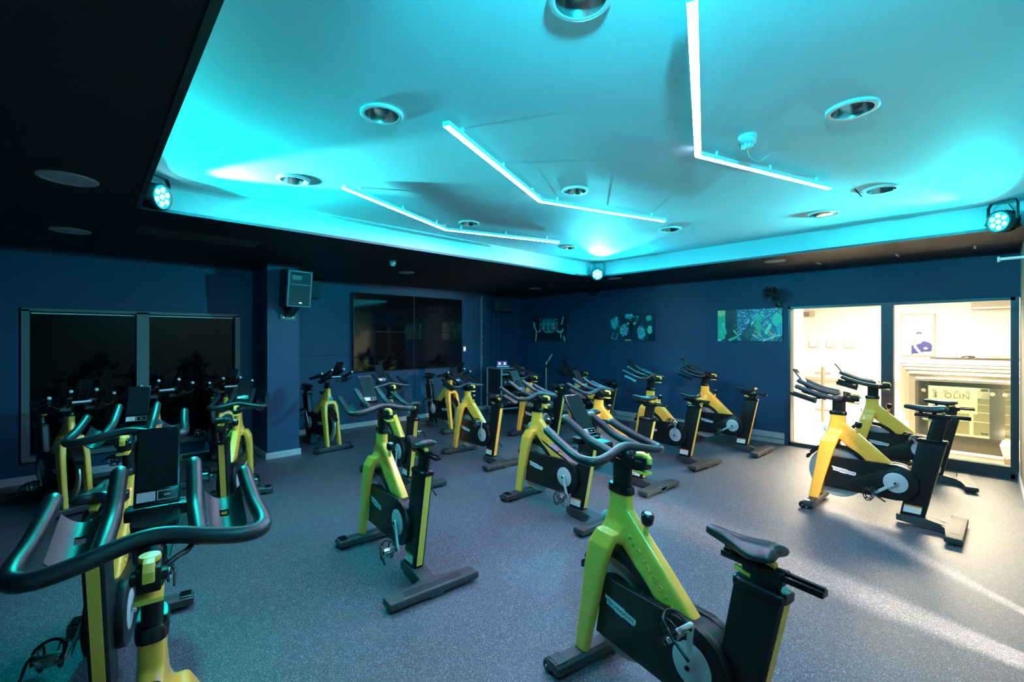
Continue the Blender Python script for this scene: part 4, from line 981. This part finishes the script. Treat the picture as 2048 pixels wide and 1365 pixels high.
# reception desk
e = empty('reception_desk', (16.5, 0, 0), label='long white reception desk with a thin dark counter top beyond the gates', cat='desk')
b = bmn(); box(b, .05, .6, -2.5, 1.0, 0, 1.05); finish('front', b, 'foyer_wall', e)
b = bmn(); box(b, 0, .7, -2.6, 1.10, 1.05, 1.085, .004); finish('counter_top', b, 'desk_black', e)
e = empty('payment_terminal', (16.6, .72, 1.085), label='pale box terminal standing on the left of the reception desk', cat='terminal')
b = bmn(); prism(b, [(-.1, 0), (.1, 0), (.1, .17), (-.02, .17)], -.13, .13, .01, 'y') if 0 else box(b, -.1, .1, -.13, .13, 0, .17, .02); finish('case', b, 'foyer_cream', e)
b = bmn(); box(b, -.104, -.1, -.10, .10, .05, .14); finish('display', b, 'stainless_light', e)
e = empty('telephone', (16.6, .38, 1.085), label='dark handset lying on the reception desk', cat='telephone')
b = bmn(); tube(b, [(0, .12, .02), (0, .06, .045), (0, -.04, .05), (0, -.12, .03)], .02, n=8); finish('handset', b, 'desk_black', e, smooth=True)
b = bmn(); box(b, -.05, .05, -.10, .0, 0, .03, .006); finish('base', b, 'desk_black', e)
e = empty('keyboard', (16.6, -.18, 1.085), label='flat dark tray on the right of the reception desk', cat='tray')
b = bmn(); box(b, -.08, .08, -.22, .22, 0, .055, .008); finish('case', b, 'stainless', e)
b = bmn(); box(b, -.07, .07, -.20, .20, .055, .06); finish('pad', b, 'desk_black', e)
# entrance gates, one behind another
def gate(x, y1, lab, detail):
    e = empty('entrance_gate', (x, 0, 0), label=lab, cat='gate', group='steel entrance gates in the foyer')
    y0 = -1.6; W_ = .10
    b = bmn(); box(b, 0, W_, y1-.14, y1, 0, .99, .006); finish('end_post', b, 'stainless', e)
    b = bmn(); box(b, 0, W_, y0, y1-.14, .93, .99); finish('top_beam', b, 'stainless', e)
    b = bmn(); box(b, -.03, W_+.10, y0, y1, .995, 1.03, .006); finish('top_rail', b, 'stainless_light', e)
    b = bmn(); box(b, 0, W_, y0, y1-.14, .05, .26); finish('kick_plate', b, 'stainless', e)
    b = bmn(); box(b, 0, W_, -.14, .0, .26, .93); finish('middle_post', b, 'stainless_light', e)
    if detail:
        b = bmn(); box(b, .03, .036, -.0, y1-.14, .26, .93); finish('glass_panel', b, 'green_glass', e)
        b = bmn(); box(b, .03, .036, y0, -.14, .26, .93); finish('glass_panel', b, 'green_glass', e)
        for z in (.90, .32):
            for yy in (.04, -.18): b = bmn(); box(b, .01, .055, yy-.03, yy+.04, z-.016, z+.016, .01); finish('glass_clamp', b, 'grey_mark', e)
        for k in range(8):
            b = bmn(); lathe(b, [(.0001, .002), (.026, .002), (.026, 0)], 20, Matrix.Translation((-.012, .645-k*.112, .86-.0*k)) @ Matrix.Rotation(-PI/2, 4, 'Y')); finish('dot_sticker', b, 'dot_frost', e)
        b = bmn(); box(b, -.011, -.008, -1.5, .70, .05, .99); finish('front_pane', b, 'clear_glass', e)
    return e
for k, (x, l) in enumerate(((8.7, 'nearest steel and glass entrance gate with a row of round dots'), (10.3, 'second entrance gate back, only its pale top rail showing above the first'),
                            (11.6, 'third entrance gate back, a pale rail above the second'), (13.0, 'fourth entrance gate back, a thin pale rail'), (14.4, 'farthest entrance gate, just in front of the reception desk'))):
    gate(x, .74 + (x-8.7)*.135, l, k == 0)
# red lines and lettered board behind the first gate
e = empty('lettered_board', (9.3, .36, .70), label='pale board with grey lettering standing behind the nearest gate', cat='sign')
b = bmn(); box(b, 0, .02, -.24, .30, -.20, .22, .004); box(b, .0, .02, -.20, -.16, -.70, -.20); box(b, 0, .02, .2, .24, -.70, -.2); finish('board', b, 'paper', e)
m4 = Matrix.Translation((-.002, -.03, .05)) @ Matrix(((0, 0, -1), (-1, 0, 0), (0, 1, 0))).to_4x4()
link('lettering', text_mesh('OLIN', .11, .001, m4, 1.1), 'grey_mark', e)
b = bmn()
for a in (0, 60, 120): box(b, -.002, 0, .20-.004, .20+.004, .02, .10)
lathe(b, [(.012, 0), (.022, 0), (.022, .002), (.012, .002), (.012, 0)], 16, Matrix.Translation((-.001, .20, .08)) @ Matrix.Rotation(-PI/2, 4, 'Y')); lathe(b, [(.012, 0), (.022, 0), (.022, .002), (.012, .002), (.012, 0)], 16, Matrix.Translation((-.001, .20, .03)) @ Matrix.Rotation(-PI/2, 4, 'Y')); finish('emblem', b, 'grey_mark', e)
e = empty('shelf_unit', (15.9, -.6, 0), label='low pale shelf unit in front of the reception desk', cat='shelf')
for z in (.25, .45, .65, .85): b = bmn(); box(b, 0, .3, -1.0, 1.0, z, z+.03); finish('shelf', b, 'stainless_light', e)
for y in (-1.0, 0, .97): b = bmn(); box(b, 0, .3, y, y+.03, 0, .88); finish('upright', b, 'stainless', e)
e = empty('waste_bin', (8.25, -.22, 0), label='white bag lined bin beside the right frame of the glazed front', cat='bin')
b = bmn(); lathe(b, [(.0001, .0), (.09, .0), (.11, .26), (.105, .27)], 16); finish('bucket', b, 'stainless', e, smooth=True)
b = bmn(); lathe(b, [(.095, .10), (.12, .20), (.135, .27), (.115, .33), (.09, .30)], 11); finish('bin_bag', b, 'bag_white', e)
